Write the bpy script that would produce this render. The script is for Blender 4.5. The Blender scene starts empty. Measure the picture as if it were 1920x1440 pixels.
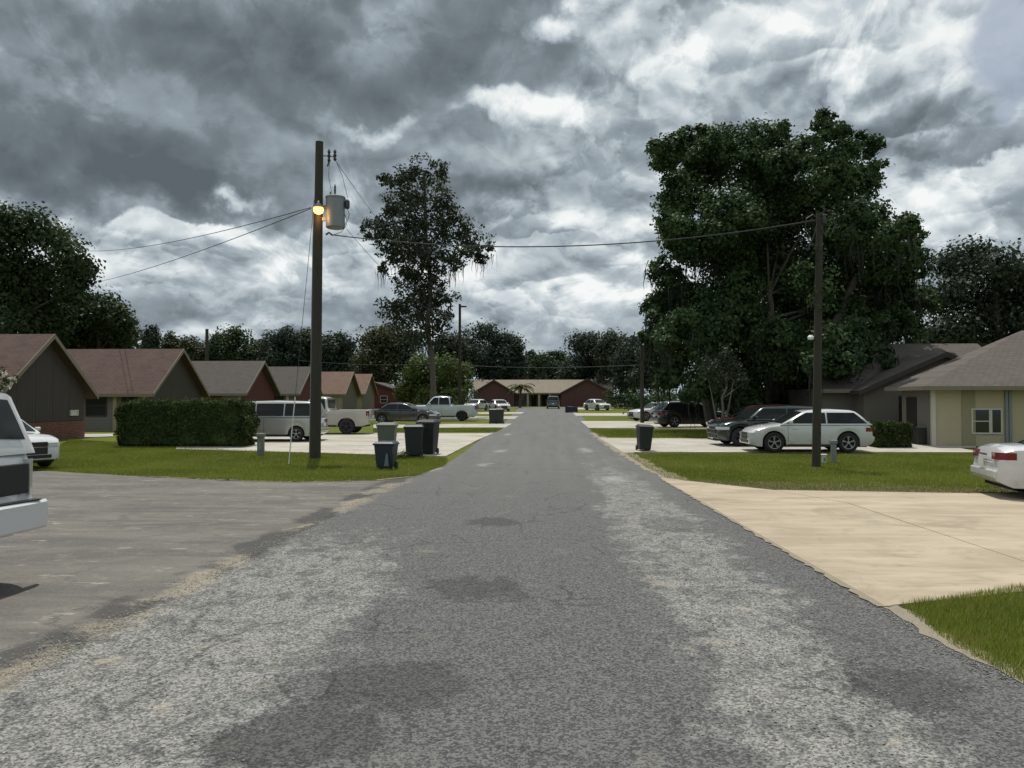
import bpy, bmesh, math, random
import numpy as np
from mathutils import Vector, Matrix
R = math.radians
random.seed(7); rng = np.random.default_rng(11)
SC = bpy.context.scene
C = SC.collection

# ------------------------------------------------------------------ camera
F = 1450.0; CAMZ = 2.1
YAW = math.atan(60 / F); PITCH = math.atan(30 / F)
cam_d = bpy.data.cameras.new('camera'); cam = bpy.data.objects.new('camera', cam_d); C.objects.link(cam)
cam.location = (0, 0, CAMZ); cam.rotation_euler = (R(90) + PITCH, 0, YAW)
cam_d.sensor_width = 36; cam_d.lens = F / 1920 * 36; cam_d.clip_end = 6000; cam_d.clip_start = 0.05
SC.camera = cam
SC.view_settings.view_transform = 'Standard'; SC.view_settings.look = 'None'
SC.view_settings.exposure = 0.0; SC.view_settings.gamma = 1.0
SC.view_settings.use_curve_mapping = False
SC.cycles.max_bounces = 6; SC.cycles.transparent_max_bounces = 6
SC.cycles.use_denoising = True

# ------------------------------------------------------------------ node expression helper
class NT:
    def __init__(s, tree): s.t = tree; s.n = tree.nodes; s.l = tree.links
    def _in(s, sock, v):
        if isinstance(v, bpy.types.NodeSocket): s.l.new(v, sock)
        elif v is not None: sock.default_value = v
    def m(s, op, a, b=None, c=None, clamp=False):
        n = s.n.new('ShaderNodeMath'); n.operation = op; n.use_clamp = clamp
        s._in(n.inputs[0], a); s._in(n.inputs[1], b); s._in(n.inputs[2], c); return n.outputs[0]
    def add(s, a, b): return s.m('ADD', a, b)
    def sub(s, a, b): return s.m('SUBTRACT', a, b)
    def mul(s, a, b): return s.m('MULTIPLY', a, b)
    def ss(s, v, lo, hi, a=0.0, b=1.0):
        n = s.n.new('ShaderNodeMapRange'); n.interpolation_type = 'SMOOTHSTEP'
        s._in(n.inputs['Value'], v); n.inputs['From Min'].default_value = lo; n.inputs['From Max'].default_value = hi
        n.inputs['To Min'].default_value = a; n.inputs['To Max'].default_value = b; return n.outputs[0]
    def noise(s, vec, scale, detail=4, rough=0.5, dist=0.0, lac=2.0):
        n = s.n.new('ShaderNodeTexNoise'); s._in(n.inputs['Vector'], vec)
        n.inputs['Scale'].default_value = scale; n.inputs['Detail'].default_value = detail
        n.inputs['Roughness'].default_value = rough; n.inputs['Distortion'].default_value = dist
        n.inputs['Lacunarity'].default_value = lac
        return n.outputs['Fac']
    def vor(s, vec, scale, feature='F1', out='Distance'):
        n = s.n.new('ShaderNodeTexVoronoi'); n.feature = feature; s._in(n.inputs['Vector'], vec)
        n.inputs['Scale'].default_value = scale; return n.outputs[out]
    def comb(s, x, y, z):
        n = s.n.new('ShaderNodeCombineXYZ'); s._in(n.inputs[0], x); s._in(n.inputs[1], y); s._in(n.inputs[2], z); return n.outputs[0]
    def sep(s, v):
        n = s.n.new('ShaderNodeSeparateXYZ'); s.l.new(v, n.inputs[0]); return n.outputs
    def mix(s, f, a, b, mode='MIX'):
        n = s.n.new('ShaderNodeMix'); n.data_type = 'RGBA'; n.blend_type = mode
        s._in(n.inputs[0], f); s._in(n.inputs[6], col4(a)); s._in(n.inputs[7], col4(b)); return n.outputs[2]
    def vadd(s, a, b):
        n = s.n.new('ShaderNodeVectorMath'); n.operation = 'ADD'; s._in(n.inputs[0], a); s._in(n.inputs[1], b); return n.outputs[0]
    def vscale(s, a, k):
        n = s.n.new('ShaderNodeVectorMath'); n.operation = 'MULTIPLY'; s._in(n.inputs[0], a); s._in(n.inputs[1], k); return n.outputs[0]
    def ell(s, x, y, cx, cy, rx, ry, lo=0.0, hi=1.0):
        """1 at the centre of an ellipse, 0 outside"""
        dx = s.mul(s.sub(x, cx), 1 / rx); dy = s.mul(s.sub(y, cy), 1 / ry)
        d = s.m('SQRT', s.add(s.mul(dx, dx), s.mul(dy, dy)))
        return s.ss(d, 1.0 - hi * 0 + 0.35, 0.35 if lo == 0 else lo)
def col4(c):
    if isinstance(c, (tuple, list)) and len(c) == 3: return (*c, 1.0)
    return c

# ------------------------------------------------------------------ world: sun behind broken cumulus
SUN_EL, SUN_AZ = R(71), R(-14)          # azimuth measured from +Y towards +X
world = bpy.data.worlds.new('World'); SC.world = world; world.use_nodes = True
def build_world():
    t = NT(world.node_tree); t.n.clear()
    out = t.n.new('ShaderNodeOutputWorld'); bg = t.n.new('ShaderNodeBackground')
    sky = t.n.new('ShaderNodeTexSky'); sky.sky_type = 'NISHITA'; sky.sun_disc = False
    sky.sun_elevation = SUN_EL; sky.sun_rotation = SUN_AZ; sky.dust_density = 2.0
    tc = t.n.new('ShaderNodeTexCoord'); d = tc.outputs['Generated']
    x, y, z = t.sep(d)
    rh = t.m('SQRT', t.add(t.mul(x, x), t.mul(y, y)))
    az = t.m('ARCTAN2', x, y); el = t.m('ARCTAN2', z, rh)
    # puffy cloud field in azimuth / elevation, squeezed towards the horizon where the deck recedes
    cx = t.mul(t.m('SINE', az), 1.0); cy = t.m('COSINE', az)
    def deck(dv):
        e2 = t.add(t.m('MAXIMUM', el, 0.0), dv)
        v_ = t.m('LOGARITHM', t.add(e2, 0.42), 2.718)
        return t.comb(t.mul(cx, 2.1), t.mul(cy, 2.1), t.mul(v_, 2.1))
    def field(v):
        w = t.n.new('ShaderNodeTexNoise'); t._in(w.inputs['Vector'], v); w.inputs['Scale'].default_value = 3.0; w.inputs['Detail'].default_value = 3
        wc = t.vadd(w.outputs['Color'], (-.5, -.5, -.5)); wv = t.vadd(v, t.vscale(wc, (.22, .22, .22)))
        s_ = t.mul(t.noise(v, 1.3, 2, 0.5), 0.9)
        def puff(sc, k):
            dd = t.vor(wv, sc); return t.mul(t.sub(0.55, t.mul(dd, dd)), k)      # rounded heads, sharp clefts
        s_ = t.add(s_, puff(3.1, 0.40)); s_ = t.add(s_, puff(7.5, 0.20)); s_ = t.add(s_, puff(17.0, 0.09))
        return t.add(s_, t.mul(t.sub(t.noise(wv, 14.0, 4, 0.6), 0.5), 0.16))
    f0 = field(deck(0.0)); f1 = field(deck(0.019))
    relief = t.mul(t.sub(f0, f1), 1.8)
    n1 = t.sub(t.noise(t.vadd(d, (1.3, 0, 0)), 5.0, 9, 0.58), 0.5)
    n2 = t.sub(t.noise(t.vadd(d, (0, 4.1, 0)), 6.0, 9, 0.58), 0.5)
    wa = t.add(az, t.mul(n1, 0.24)); we = t.add(el, t.mul(n2, 0.19))
    def A(px): return math.atan((px - 1020) / F)
    def E(py): return math.atan((750 - py) / F)
    def blob(px, py, rx, ry, s=1.0):
        dx = t.mul(t.sub(wa, A(px)), F / rx); dy = t.mul(t.sub(we, E(py)), F / ry)
        q = t.m('SQRT', t.add(t.mul(dx, dx), t.mul(dy, dy)))
        return t.mul(t.ss(q, 1.35, 0.55), s)
    mask = None
    for b in [(330, 240, 560, 175, -0.36), (640, 60, 420, 130, -0.28), (60, 340, 330, 75, -0.24), (330, 375, 210, 42, -0.20), (950, 90, 200, 110, -0.22),
              (1000, 300, 260, 95, -0.20), (1130, 150, 150, 70, -0.10), (80, 55, 130, 40, 0.15),  (1560, 90, 240, 90, 0.20), (1700, 215, 200, 70, 0.18), (1300, 60, 90, 60, 0.12), (1800, 325, 170, 38, -0.26),
              (480, 345, 60, 45, 0.1), (250, 500, 420, 60, 0.10), (1080, 530, 160, 40, 0.08), (1850, 420, 160, 50, 0.16)]:
        q = blob(*b); mask = q if mask is None else t.add(mask, q)
    calm = t.ss(mask, -0.1, -0.45, 1.0, 0.42)          # the shaded undersides are smoother
    tone = t.add(t.add(0.675, t.mul(mask, 0.92)), t.mul(t.sub(t.noise(deck(0.0), 7.0, 8, 0.62, 0.3), 0.5), 0.14))
    tone = t.add(tone, t.mul(t.mul(t.sub(f0, 0.62), -0.22), calm))
    tone = t.add(tone, t.mul(t.mul(relief, 0.95), calm))
    # separate cumulus heads, far to near: crisp sunlit tops, grey flat bases
    pf = t.sub(f0, 0.60)
    def cumulus(tone, px, py, rx, ry, top, base, soft=0.10, wk=1.0):
        a_ = t.add(az, t.mul(n1, 0.13 * wk)); e_ = t.add(el, t.mul(n2, 0.10 * wk))
        dx = t.mul(t.sub(a_, A(px)), F / rx); dy = t.mul(t.sub(e_, E(py)), F / ry)
        dyb = t.m('MULTIPLY', dy, t.ss(dy, -0.15, 0.0, 1.9, 1.0))          # flatter underside
        q = t.m('SQRT', t.add(t.mul(dx, dx), t.mul(dyb, dyb))); q = t.sub(q, t.mul(pf, 1.5))
        m_ = t.ss(q, 1.0, 1.0 - soft * 2.2)
        sh = t.add(t.ss(t.add(dy, t.mul(relief, 1.3)), -0.75, 0.75, base, top), t.mul(relief, 0.45))
        return t.add(t.mul(tone, t.sub(1.0, m_)), t.mul(sh, m_))
    for c in [(1500, 560, 150, 30, .70, .52), (330, 590, 120, 22, .74, .56), (1060, 590, 150, 20, .72, .58), (540, 555, 130, 30, .80, .55), (200, 540, 120, 34, .82, .56), (960, 520, 120, 34, .80, .54), (1130, 480, 100, 34, .84, .55),
              (360, 470, 150, 34, .86, .56), (640, 470, 90, 40, .86, .52), (1010, 420, 120, 34, .74, .45), (1880, 420, 120, 50, .92, .60), (1330, 200, 190, 90, .84, .50), (1600, 60, 190, 70, .92, .60), (1820, 120, 120, 60, .92, .66),
              (1700, 230, 210, 105, .96, .30, .07), (1450, 110, 190, 80, .98, .62), (1000, 225, 190, 55, .92, .48, .2, 1.5), (930, 330, 190, 60, .50, .26, .25), (1110, 300, 110, 50, .56, .30, .2), (1035, 70, 90, 55, .95, .50, .25, 1.6), (470, 378, 60, 38, .80, .55, .5, 2.6),
              (85, 55, 140, 50, .88, .50, .4, 1.8), (660, 245, 80, 30, .72, .40, .35, 1.8)]:
        tone = cumulus(tone, *c)
    # torn crisp edges inside the deck
    e1 = t.noise(t.vadd(deck(0.0), (7.0, 1.0, 2.0)), 3.2, 9, 0.60, 0.5); e2 = t.noise(t.vadd(deck(0.0), (2.0, 5.0, 9.0)), 7.5, 7, 0.62, 0.6)
    crisp = t.add(t.mul(t.sub(t.ss(e1, 0.48, 0.55), 0.5), 0.20), t.mul(t.sub(t.ss(e2, 0.46, 0.58), 0.5), 0.10))
    tone = t.add(tone, t.mul(crisp, t.ss(mask, -0.1, -0.45, 1.0, 0.38)))
    hz = t.ss(el, 0.14, 0.0)               # even, pale layer just above the horizon
    tone = t.m('ADD', t.mul(tone, t.sub(1.0, t.mul(hz, 0.55))), t.mul(hz, 0.27), clamp=True)
    ramp = t.n.new('ShaderNodeValToRGB'); t.l.new(tone, ramp.inputs[0])
    cr = ramp.color_ramp
    cr.elements[0].position = 0.0; cr.elements[0].color = (0.108, 0.132, 0.153, 1)
    cr.elements[1].position = 1.0; cr.elements[1].color = (0.92, 0.94, 0.93, 1)
    for p, c in [(0.22, (0.168, 0.200, 0.226)), (0.45, (0.292, 0.345, 0.388)), (0.66, (0.485, 0.55, 0.59)), (0.82, (0.69, 0.745, 0.765))]:
        e = cr.elements.new(p); e.color = (*c, 1)
    # holes in the deck show the blue sky
    hole = t.ss(t.noise(deck(0.0), 1.6, 7, 0.55, 0.2), 0.42, 0.34)
    hole = t.m('MAXIMUM', t.mul(hole, t.ss(mask, -0.25, -0.05, 0.0, 0.45)), t.mul(t.m('MAXIMUM', blob(1700, 15, 190, 42), blob(1900, 190, 60, 90)), 0.85))
    hole = t.mul(hole, t.ss(el, 0.03, 0.12))
    blue = t.mix(1.0, sky.outputs[0], (0.085, 0.085, 0.085), 'MULTIPLY')
    blue = t.mix(0.60, blue, (0.50, 0.55, 0.62))
    colr = t.mix(hole, ramp.outputs[0], blue)
    t.l.new(colr, bg.inputs[0]); bg.inputs[1].default_value = 1.0
    t.l.new(bg.outputs[0], out.inputs[0])
build_world()
sun_d = bpy.data.lights.new('sun', 'SUN'); sun_d.energy = 3.6; sun_d.angle = R(0.6); sun_d.color = (1.0, 0.955, 0.88)
sun = bpy.data.objects.new('sun', sun_d); C.objects.link(sun)
sd = Vector((math.sin(SUN_AZ) * math.cos(SUN_EL), math.cos(SUN_AZ) * math.cos(SUN_EL), math.sin(SUN_EL)))
sun.rotation_euler = sd.to_track_quat('Z', 'Y').to_euler()

# ------------------------------------------------------------------ terrain height and viewing-ray helpers
KN = [(-60, 0), (24, 0), (36, .22), (66, .45), (150, 1.0), (400, 1.5), (3000, 1.9)]
def g(Y):
    for (a, za), (b, zb) in zip(KN, KN[1:]):
        if Y <= b: return za + (zb - za) * max(0, (Y - a)) / (b - a)
    return KN[-1][1]
CR = cam.rotation_euler.to_matrix()
def ray(px, py): return (CR @ Vector(((px - 960) / F, -(py - 720) / F, -1)))
def gp(px, py):
    """ground point seen at a pixel"""
    d = ray(px, py); s = 5.0
    for _ in range(60):
        zt = g(d.y * s); s = 0.5 * s + 0.5 * (zt - CAMZ) / d.z
    return (d.x * s, d.y * s)
def aty(px, py, Y):
    d = ray(px, py); s = Y / d.y; return Vector((d.x * s, Y, CAMZ + d.z * s))
def xat(px, Y): return aty(px, 750, Y).x

# ------------------------------------------------------------------ object helpers
def prop(o, label=None, cat=None, group=None, kind=None):
    if label: o['label'] = label
    if cat: o['category'] = cat
    if group: o['group'] = group
    if kind: o['kind'] = kind
    return o
def empty(name, loc, rz=0, label=None, cat=None, group=None):
    o = bpy.data.objects.new(name, None); C.objects.link(o); o.location = loc; o.rotation_euler = (0, 0, rz)
    o.empty_display_size = 0.3
    return prop(o, label, cat, group)
class MB:
    def __init__(s): s.v = []; s.f = []; s.mi = []
    def face(s, pts, mi=0):
        b = len(s.v); s.v += [tuple(p) for p in pts]; s.f.append(tuple(range(b, b + len(pts)))); s.mi.append(mi)
    def mesh(s, vs, fs, mi=0):
        b = len(s.v); s.v += [tuple(p) for p in vs]; s.f += [tuple(b + i for i in f) for f in fs]; s.mi += [mi] * len(fs); return s
    def box(s, x0, x1, y0, y1, z0, z1, mi=0, M=None):
        vs = [Vector((x, y, z)) for z in (z0, z1) for x, y in ((x0, y0), (x1, y0), (x1, y1), (x0, y1))]
        if M is not None: vs = [M @ v for v in vs]
        return s.mesh(vs, [(3, 2, 1, 0), (4, 5, 6, 7), (0, 1, 5, 4), (1, 2, 6, 5), (2, 3, 7, 6), (3, 0, 4, 7)], mi)
    def tube(s, pts, rad, n=8, mi=0, caps=True):
        pts = [Vector(p) for p in pts]; rad = rad if isinstance(rad, (list, tuple)) else [rad] * len(pts)
        rings = []; ref = None
        for i, p in enumerate(pts):
            d = (pts[min(i + 1, len(pts) - 1)] - pts[max(i - 1, 0)]).normalized()
            if ref is None: ref = Vector((1, 0, 0)) if abs(d.x) < .8 else Vector((0, 1, 0))
            u = (ref - d * ref.dot(d)).normalized(); w = d.cross(u); ref = u
            rings.append([p + (u * math.cos(2 * math.pi * k / n) + w * math.sin(2 * math.pi * k / n)) * rad[i] for k in range(n)])
        vs = [v for r in rings for v in r]; fs = []
        for i in range(len(rings) - 1):
            for k in range(n): fs.append((i * n + k, i * n + (k + 1) % n, (i + 1) * n + (k + 1) % n, (i + 1) * n + k))
        if caps: fs.append(tuple(range(n))[::-1]); fs.append(tuple((len(rings) - 1) * n + k for k in range(n)))
        return s.mesh(vs, fs, mi)
    def lathe(s, prof, n=20, axis='Z', c=(0, 0, 0), mi=0, caps=True):
        c = Vector(c); vs = []; fs = []
        for r, h in prof:
            for k in range(n):
                a = 2 * math.pi * k / n; p = Vector((r * math.cos(a), r * math.sin(a), h))
                if axis == 'Y': p = Vector((p.x, p.z, p.y))
                vs.append(c + p)
        for i in range(len(prof) - 1):
            for k in range(n): fs.append((i * n + k, i * n + (k + 1) % n, (i + 1) * n + (k + 1) % n, (i + 1) * n + k))
        if caps: fs.append(tuple(range(n))); fs.append(tuple((len(prof) - 1) * n + k for k in range(n)))
        return s.mesh(vs, fs, mi)
    def prism(s, poly, vec, mi=0):
        """closed planar polygon (3-D points) pushed along vec"""
        n = len(poly); a = [Vector(p) for p in poly]; b = [p + Vector(vec) for p in a]
        return s.mesh(a + b, [tuple(range(n))[::-1], tuple(range(n, 2 * n))] + [(i, (i + 1) % n, n + (i + 1) % n, n + i) for i in range(n)], mi)
    def build(s, name, mats, parent=None, smooth=False, bevel=0, loc=None):
        me = bpy.data.meshes.new(name); me.from_pydata(s.v, [], s.f)
        mats = mats if isinstance(mats, (list, tuple)) else [mats]
        for m in mats: me.materials.append(m)
        if len(mats) > 1: me.polygons.foreach_set('material_index', s.mi)
        bm = bmesh.new(); bm.from_mesh(me)
        bmesh.ops.remove_doubles(bm, verts=bm.verts, dist=1e-5)
        bmesh.ops.recalc_face_normals(bm, faces=bm.faces)
        if bevel:
            es = [e for e in bm.edges if len(e.link_faces) == 2 and e.calc_face_angle(0) > 0.6]
            bmesh.ops.bevel(bm, geom=es, offset=bevel, segments=1, affect='EDGES', clamp_overlap=True)
        bm.to_mesh(me); bm.free()
        if smooth:
            me.polygons.foreach_set('use_smooth', [True] * len(me.polygons)); me.set_sharp_from_angle(angle=R(38))
        o = bpy.data.objects.new(name, me); C.objects.link(o)
        if parent: o.parent = parent
        if loc is not None: o.location = loc
        return o
def raw_mesh(name, V, Fq, mats, parent=None, mi=None, smooth=False):
    me = bpy.data.meshes.new(name); n = len(V); k = Fq.shape[1]
    me.vertices.add(n); me.vertices.foreach_set('co', V.astype(np.float32).ravel())
    me.loops.add(Fq.size); me.loops.foreach_set('vertex_index', Fq.astype(np.int32).ravel())
    me.polygons.add(len(Fq)); me.polygons.foreach_set('loop_start', np.arange(0, Fq.size, k, dtype=np.int32))
    for m in (mats if isinstance(mats, (list, tuple)) else [mats]): me.materials.append(m)
    if mi is not None: me.polygons.foreach_set('material_index', mi.astype(np.int32))
    me.update(); me.validate()
    o = bpy.data.objects.new(name, me); C.objects.link(o)
    if parent: o.parent = parent
    return o

# ------------------------------------------------------------------ materials
def new_mat(name):
    m = bpy.data.materials.new(name); m.use_nodes = True; t = NT(m.node_tree)
    b = m.node_tree.nodes['Principled BSDF']; return m, t, b
def bump(t, b, h, strength=0.5, dist=0.01):
    n = t.n.new('ShaderNodeBump'); n.inputs['Strength'].default_value = strength; n.inputs['Distance'].default_value = dist
    t.l.new(h, n.inputs['Height']); t.l.new(n.outputs[0], b.inputs['Normal'])
def plain(name, c, rough=0.6, metal=0.0, var=0.12, scale=6.0, bmp=0.0, coat=0.0, spec=0.5):
    m, t, b = new_mat(name)
    tc = t.n.new('ShaderNodeTexCoord').outputs['Object']
    n = t.noise(tc, scale, 5, 0.6)
    lo = tuple(max(0, v * (1 - var)) for v in c); hi = tuple(min(1, v * (1 + var)) for v in c)
    t.l.new(t.mix(n, lo, hi), b.inputs['Base Color'])
    b.inputs['Roughness'].default_value = rough; b.inputs['Metallic'].default_value = metal
    b.inputs['Coat Weight'].default_value = coat; b.inputs['Coat Roughness'].default_value = 0.05
    b.inputs['Specular IOR Level'].default_value = spec
    if bmp: bump(t, b, t.noise(tc, scale * 8, 3, 0.6), bmp, 0.01)
    return m
def geo_pos(t): return t.n.new('ShaderNodeNewGeometry').outputs['Position']

SEAM = [(5.0, -4.12), (5.7, -4.10), (7.28, -4.03), (9.98, -3.96), (13.0, -3.89), (17.3, -3.84), (19.8, -3.68), (24.7, -3.16)]
def seam_dirt(t, p, x, y, c, n3):
    """washed sand and broken tar lip following the joint between lot and street"""
    mr = None
    for (ya, xa), (yb, xb) in zip(SEAM, SEAM[1:]):
        n = t.n.new('ShaderNodeMapRange'); t._in(n.inputs[0], y); n.inputs[1].default_value = ya; n.inputs[2].default_value = yb
        n.inputs[3].default_value = 0.0; n.inputs[4].default_value = xb - xa; mr = n.outputs[0] if mr is None else t.add(mr, n.outputs[0])
    w = t.sub(t.noise(p, 1.6, 7, 0.7, 0.6), 0.5); w2 = t.noise(t.vadd(p, (3, 8, 1)), 0.75, 3, 0.5)
    d = t.add(t.sub(x, t.add(mr, SEAM[0][1])), t.mul(w, 0.75)); on = t.mul(t.ss(y, 26, 23), t.ss(y, 2, 4))
    lip = t.mul(t.mul(t.ss(d, -0.52, -0.36), t.ss(d, 0.16, 0.04)), t.ss(w2, 0.60, 0.48))
    c = t.mix(t.mul(t.mul(lip, on), 0.85), c, t.mix(n3, (0.030, 0.030, 0.030), (0.085, 0.084, 0.08)))
    sn = t.noise(p, 11, 5, 0.7)
    sd_ = t.mul(t.mul(t.ss(d, -0.30, -0.06), t.ss(d, 0.36, 0.06)), t.ss(t.add(w2, t.mul(t.sub(sn, 0.5), 0.35)), 0.47, 0.56))
    c = t.mix(t.mul(t.mul(sd_, on), 0.55), c, t.mix(t.add(t.mul(sn, 0.6), t.mul(n3, 0.4)), (0.16, 0.13, 0.09), (0.50, 0.44, 0.33)))
    return c
def mat_asphalt():
    m, t, b = new_mat('asphalt_road'); p = geo_pos(t); x, y, z = t.sep(p)
    nb = t.noise(p, 0.55, 6, 0.62, 0.6); nm = t.noise(p, 2.3, 6, 0.65, 0.5)
    strk = t.noise(t.vscale(p, (1.6, 0.35, 1.0)), 1.0, 6, 0.65, 0.8)
    # bands where the seal coat has worn off to pale stone: left shoulder and right wheel path
    xw = t.add(x, t.mul(t.sub(nb, 0.5), 1.6))
    bl = t.mul(t.ss(xw, -1.15, -2.3), t.ss(xw, -4.6, -3.5)); bl = t.mul(bl, t.ss(y, 15, 8))
    br = t.mul(t.ss(xw, 0.75, 1.5), t.ss(xw, 3.0, 2.2)); br = t.mul(br, t.ss(y, 30, 16, 0.25, 1))
    band = t.m('MAXIMUM', t.mul(bl, 1.15), br)
    mot = t.noise(p, 6.5, 5, 0.7, 0.8)
    wear = t.ss(t.add(t.mul(band, 0.27), t.add(t.mul(nm, 0.60), t.add(t.mul(strk, 0.42), t.mul(mot, 0.42)))), 0.82, 1.00, 0, 0.95)
    # stones: two sizes of aggregate
    wear = t.mul(wear, t.ss(t.noise(t.vscale(t.vadd(p, (2, 7, 0)), (1, .7, 1)), 4.2, 6, 0.72, 0.9), 0.37, 0.53, 0.12, 1.0))
    v1 = t.vor(p, 62.0); vc = t.vor(p, 62.0, 'F1', 'Color'); vr = t.sep(vc)[0]
    v2 = t.noise(p, 38.0, 3, 0.7)
    sp = t.ss(t.add(t.mul(v2, 0.7), t.mul(vr, 0.45)), 0.40, 0.78)
    seal = t.mix(sp, (0.056, 0.057, 0.056), (0.160, 0.160, 0.154))
    stone = t.mix(sp, (0.115, 0.114, 0.108), (0.330, 0.325, 0.305))
    far = t.ss(y, 8, 30)
    seal = t.mix(far, seal, t.mix(t.noise(t.vscale(p, (2.2, 0.12, 1)), 1.0, 5, 0.6), (0.098, 0.099, 0.096), (0.172, 0.171, 0.163)))
    c = t.mix(wear, seal, stone)
    # sandy specks washed over the wear
    sand = t.mul(t.ss(t.noise(t.vadd(p, (9, 3, 0)), 1.4, 7, 0.65, 0.7), 0.60, 0.74), t.add(0.25, t.mul(band, 0.6)))
    c = t.mix(t.mul(sand, 0.75), c, (0.40, 0.35, 0.26))
    # dark tar patches
    pn = t.mul(t.sub(t.noise(t.vscale(p, (1, .8, 1)), 3.0, 8, 0.74, 0.8), 0.5), 3.0)
    dark = None
    for (px, py, rx, ry) in [(922, 980, .42, .50), (890, 1106, .62, .62), (600, 1375, .55, .45), (745, 1290, .55, .50), (480, 1400, .4, .3), (1700, 1300, .5, .5), (1260, 985, .5, .9)]:
        cx, cy = gp(px, py)
        dx = t.mul(t.sub(x, cx), 1 / rx); dy = t.mul(t.sub(y, cy), 1 / ry)
        q = t.add(t.m('SQRT', t.add(t.mul(dx, dx), t.mul(dy, dy))), pn)
        q = t.ss(q, 1.10, 0.72, 0, 0.80 if px != 1260 else .45); dark = q if dark is None else t.m('MAXIMUM', dark, q)
    c = t.mix(dark, c, t.mix(sp, (0.036, 0.037, 0.037), (0.090, 0.088, 0.083)))
    # pale paint and lime splashes further down the road
    for (px, py, rx, ry) in [(1097, 845, .32, 1.3), (941, 846, .22, .8), (953, 815, .2, 1.0), (905, 872, .25, .6), (1150, 900, .35, .9), (540, 928, .5, .35)]:
        cx, cy = gp(px, py)
        dx = t.mul(t.sub(x, cx), 1 / rx); dy = t.mul(t.sub(y, cy), 1 / ry)
        q = t.add(t.m('SQRT', t.add(t.mul(dx, dx), t.mul(dy, dy))), t.mul(t.sub(t.noise(p, 2.2, 7, 0.75), 0.5), 4.5))
        c = t.mix(t.ss(q, 1.3, 0.2, 0, 0.40), c, (0.42, 0.42, 0.40))
    # cracks
    cw = t.vadd(p, t.comb(t.mul(nm, 0.5), t.mul(strk, 0.5), 0))
    ck = t.vor(cw, 0.8, 'DISTANCE_TO_EDGE'); crack = t.mul(t.ss(ck, 0.014, 0.004), t.ss(nb, 0.46, 0.60))
    c = t.mix(t.mul(crack, 0.4), c, (0.035, 0.035, 0.035))
    c = seam_dirt(t, p, x, y, c, sp)
    t.l.new(c, b.inputs['Base Color']); b.inputs['Roughness'].default_value = 0.88
    b.inputs['Specular IOR Level'].default_value = 0.25
    h = t.add(t.mul(v1, -0.6), t.add(t.mul(v2, 0.8), t.mul(crack, -1.5)))
    bump(t, b, h, 0.75, 0.012); return m
def mat_lot():
    m, t, b = new_mat('old_asphalt'); p = geo_pos(t); x, y, z = t.sep(p)
    n1 = t.noise(t.vscale(p, (0.35, 1.3, 1)), 1.0, 7, 0.62, 0.6); n2 = t.noise(p, 2.6, 6, 0.65); n3 = t.noise(p, 45, 3, 0.7)
    c = t.mix(t.ss(n1, 0.35, 0.66), (0.064, 0.061, 0.058), (0.155, 0.143, 0.122))
    c = t.mix(t.mul(t.ss(n2, 0.52, 0.72), 0.5), c, (0.27, 0.235, 0.185))
    c = t.mix(t.mul(n3, 0.75), c, t.mix(n3, (0.05, 0.048, 0.045), (0.33, 0.31, 0.28)))
    pale = t.ss(t.noise(t.vscale(p, (0.8, 3.5, 1)), 1.4, 6, 0.65), 0.60, 0.66)
    c = t.mix(t.mul(pale, 0.5), c, (0.42, 0.40, 0.36))
    dk = t.ss(t.noise(t.vscale(t.vadd(p, (5, 5, 0)), (0.3, 1.6, 1)), 1.0, 5, 0.6), 0.56, 0.68)
    c = t.mix(t.mul(dk, 0.45), c, (0.075, 0.072, 0.072))
    ck = t.vor(t.vadd(p, t.comb(n2, n1, 0)), 0.45, 'DISTANCE_TO_EDGE'); crack = t.ss(ck, 0.012, 0.003)
    c = t.mix(t.mul(crack, t.ss(n1, 0.5, 0.62, 0, 0.45)), c, (0.05, 0.05, 0.045))
    c = seam_dirt(t, p, x, y, c, n3)
    t.l.new(c, b.inputs['Base Color']); b.inputs['Roughness'].default_value = 0.9; b.inputs['Specular IOR Level'].default_value = 0.25
    bump(t, b, t.add(n3, t.mul(crack, -1)), 0.55, 0.01); return m
def mat_concrete(name, lo, hi, stain=(0.30, 0.26, 0.20)):
    m, t, b = new_mat(name); p = geo_pos(t)
    n1 = t.noise(t.vscale(p, (0.5, 1.6, 1)), 0.8, 7, 0.62, 0.5); n2 = t.noise(p, 3.0, 6, 0.6); n3 = t.noise(p, 50, 3, 0.6)
    c = t.mix(t.ss(n1, 0.3, 0.7), lo, hi)
    c = t.mix(t.mul(t.ss(n2, 0.55, 0.75), 0.35), c, stain)
    st = t.ss(t.noise(t.vscale(p, (0.45, 4.0, 1)), 1.2, 6, 0.65, 0.8), 0.56, 0.70)
    c = t.mix(t.mul(st, 0.6), c, stain)
    bl_ = t.ss(t.noise(p, 0.55, 7, 0.68, 0.8), 0.50, 0.66); c = t.mix(t.mul(bl_, 0.38), c, tuple(v * 0.75 for v in stain))
    c = t.mix(t.mul(n3, 0.25), c, tuple(v * 0.55 for v in lo))
    t.l.new(c, b.inputs['Base Color']); b.inputs['Roughness'].default_value = 0.85; b.inputs['Specular IOR Level'].default_value = 0.3
    bump(t, b, n3, 0.3, 0.004); return m
def mat_sand():
    m, t, b = new_mat('sandy_grit'); p = geo_pos(t)
    n = t.noise(p, 9, 6, 0.7); n3 = t.noise(p, 60, 3, 0.7)
    c = t.mix(n, (0.17, 0.145, 0.10), (0.42, 0.365, 0.27)); c = t.mix(t.mul(n3, 0.6), c, (0.14, 0.12, 0.09))
    t.l.new(c, b.inputs['Base Color']); b.inputs['Roughness'].default_value = 0.95; bump(t, b, n3, 0.7, 0.01); return m
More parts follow.
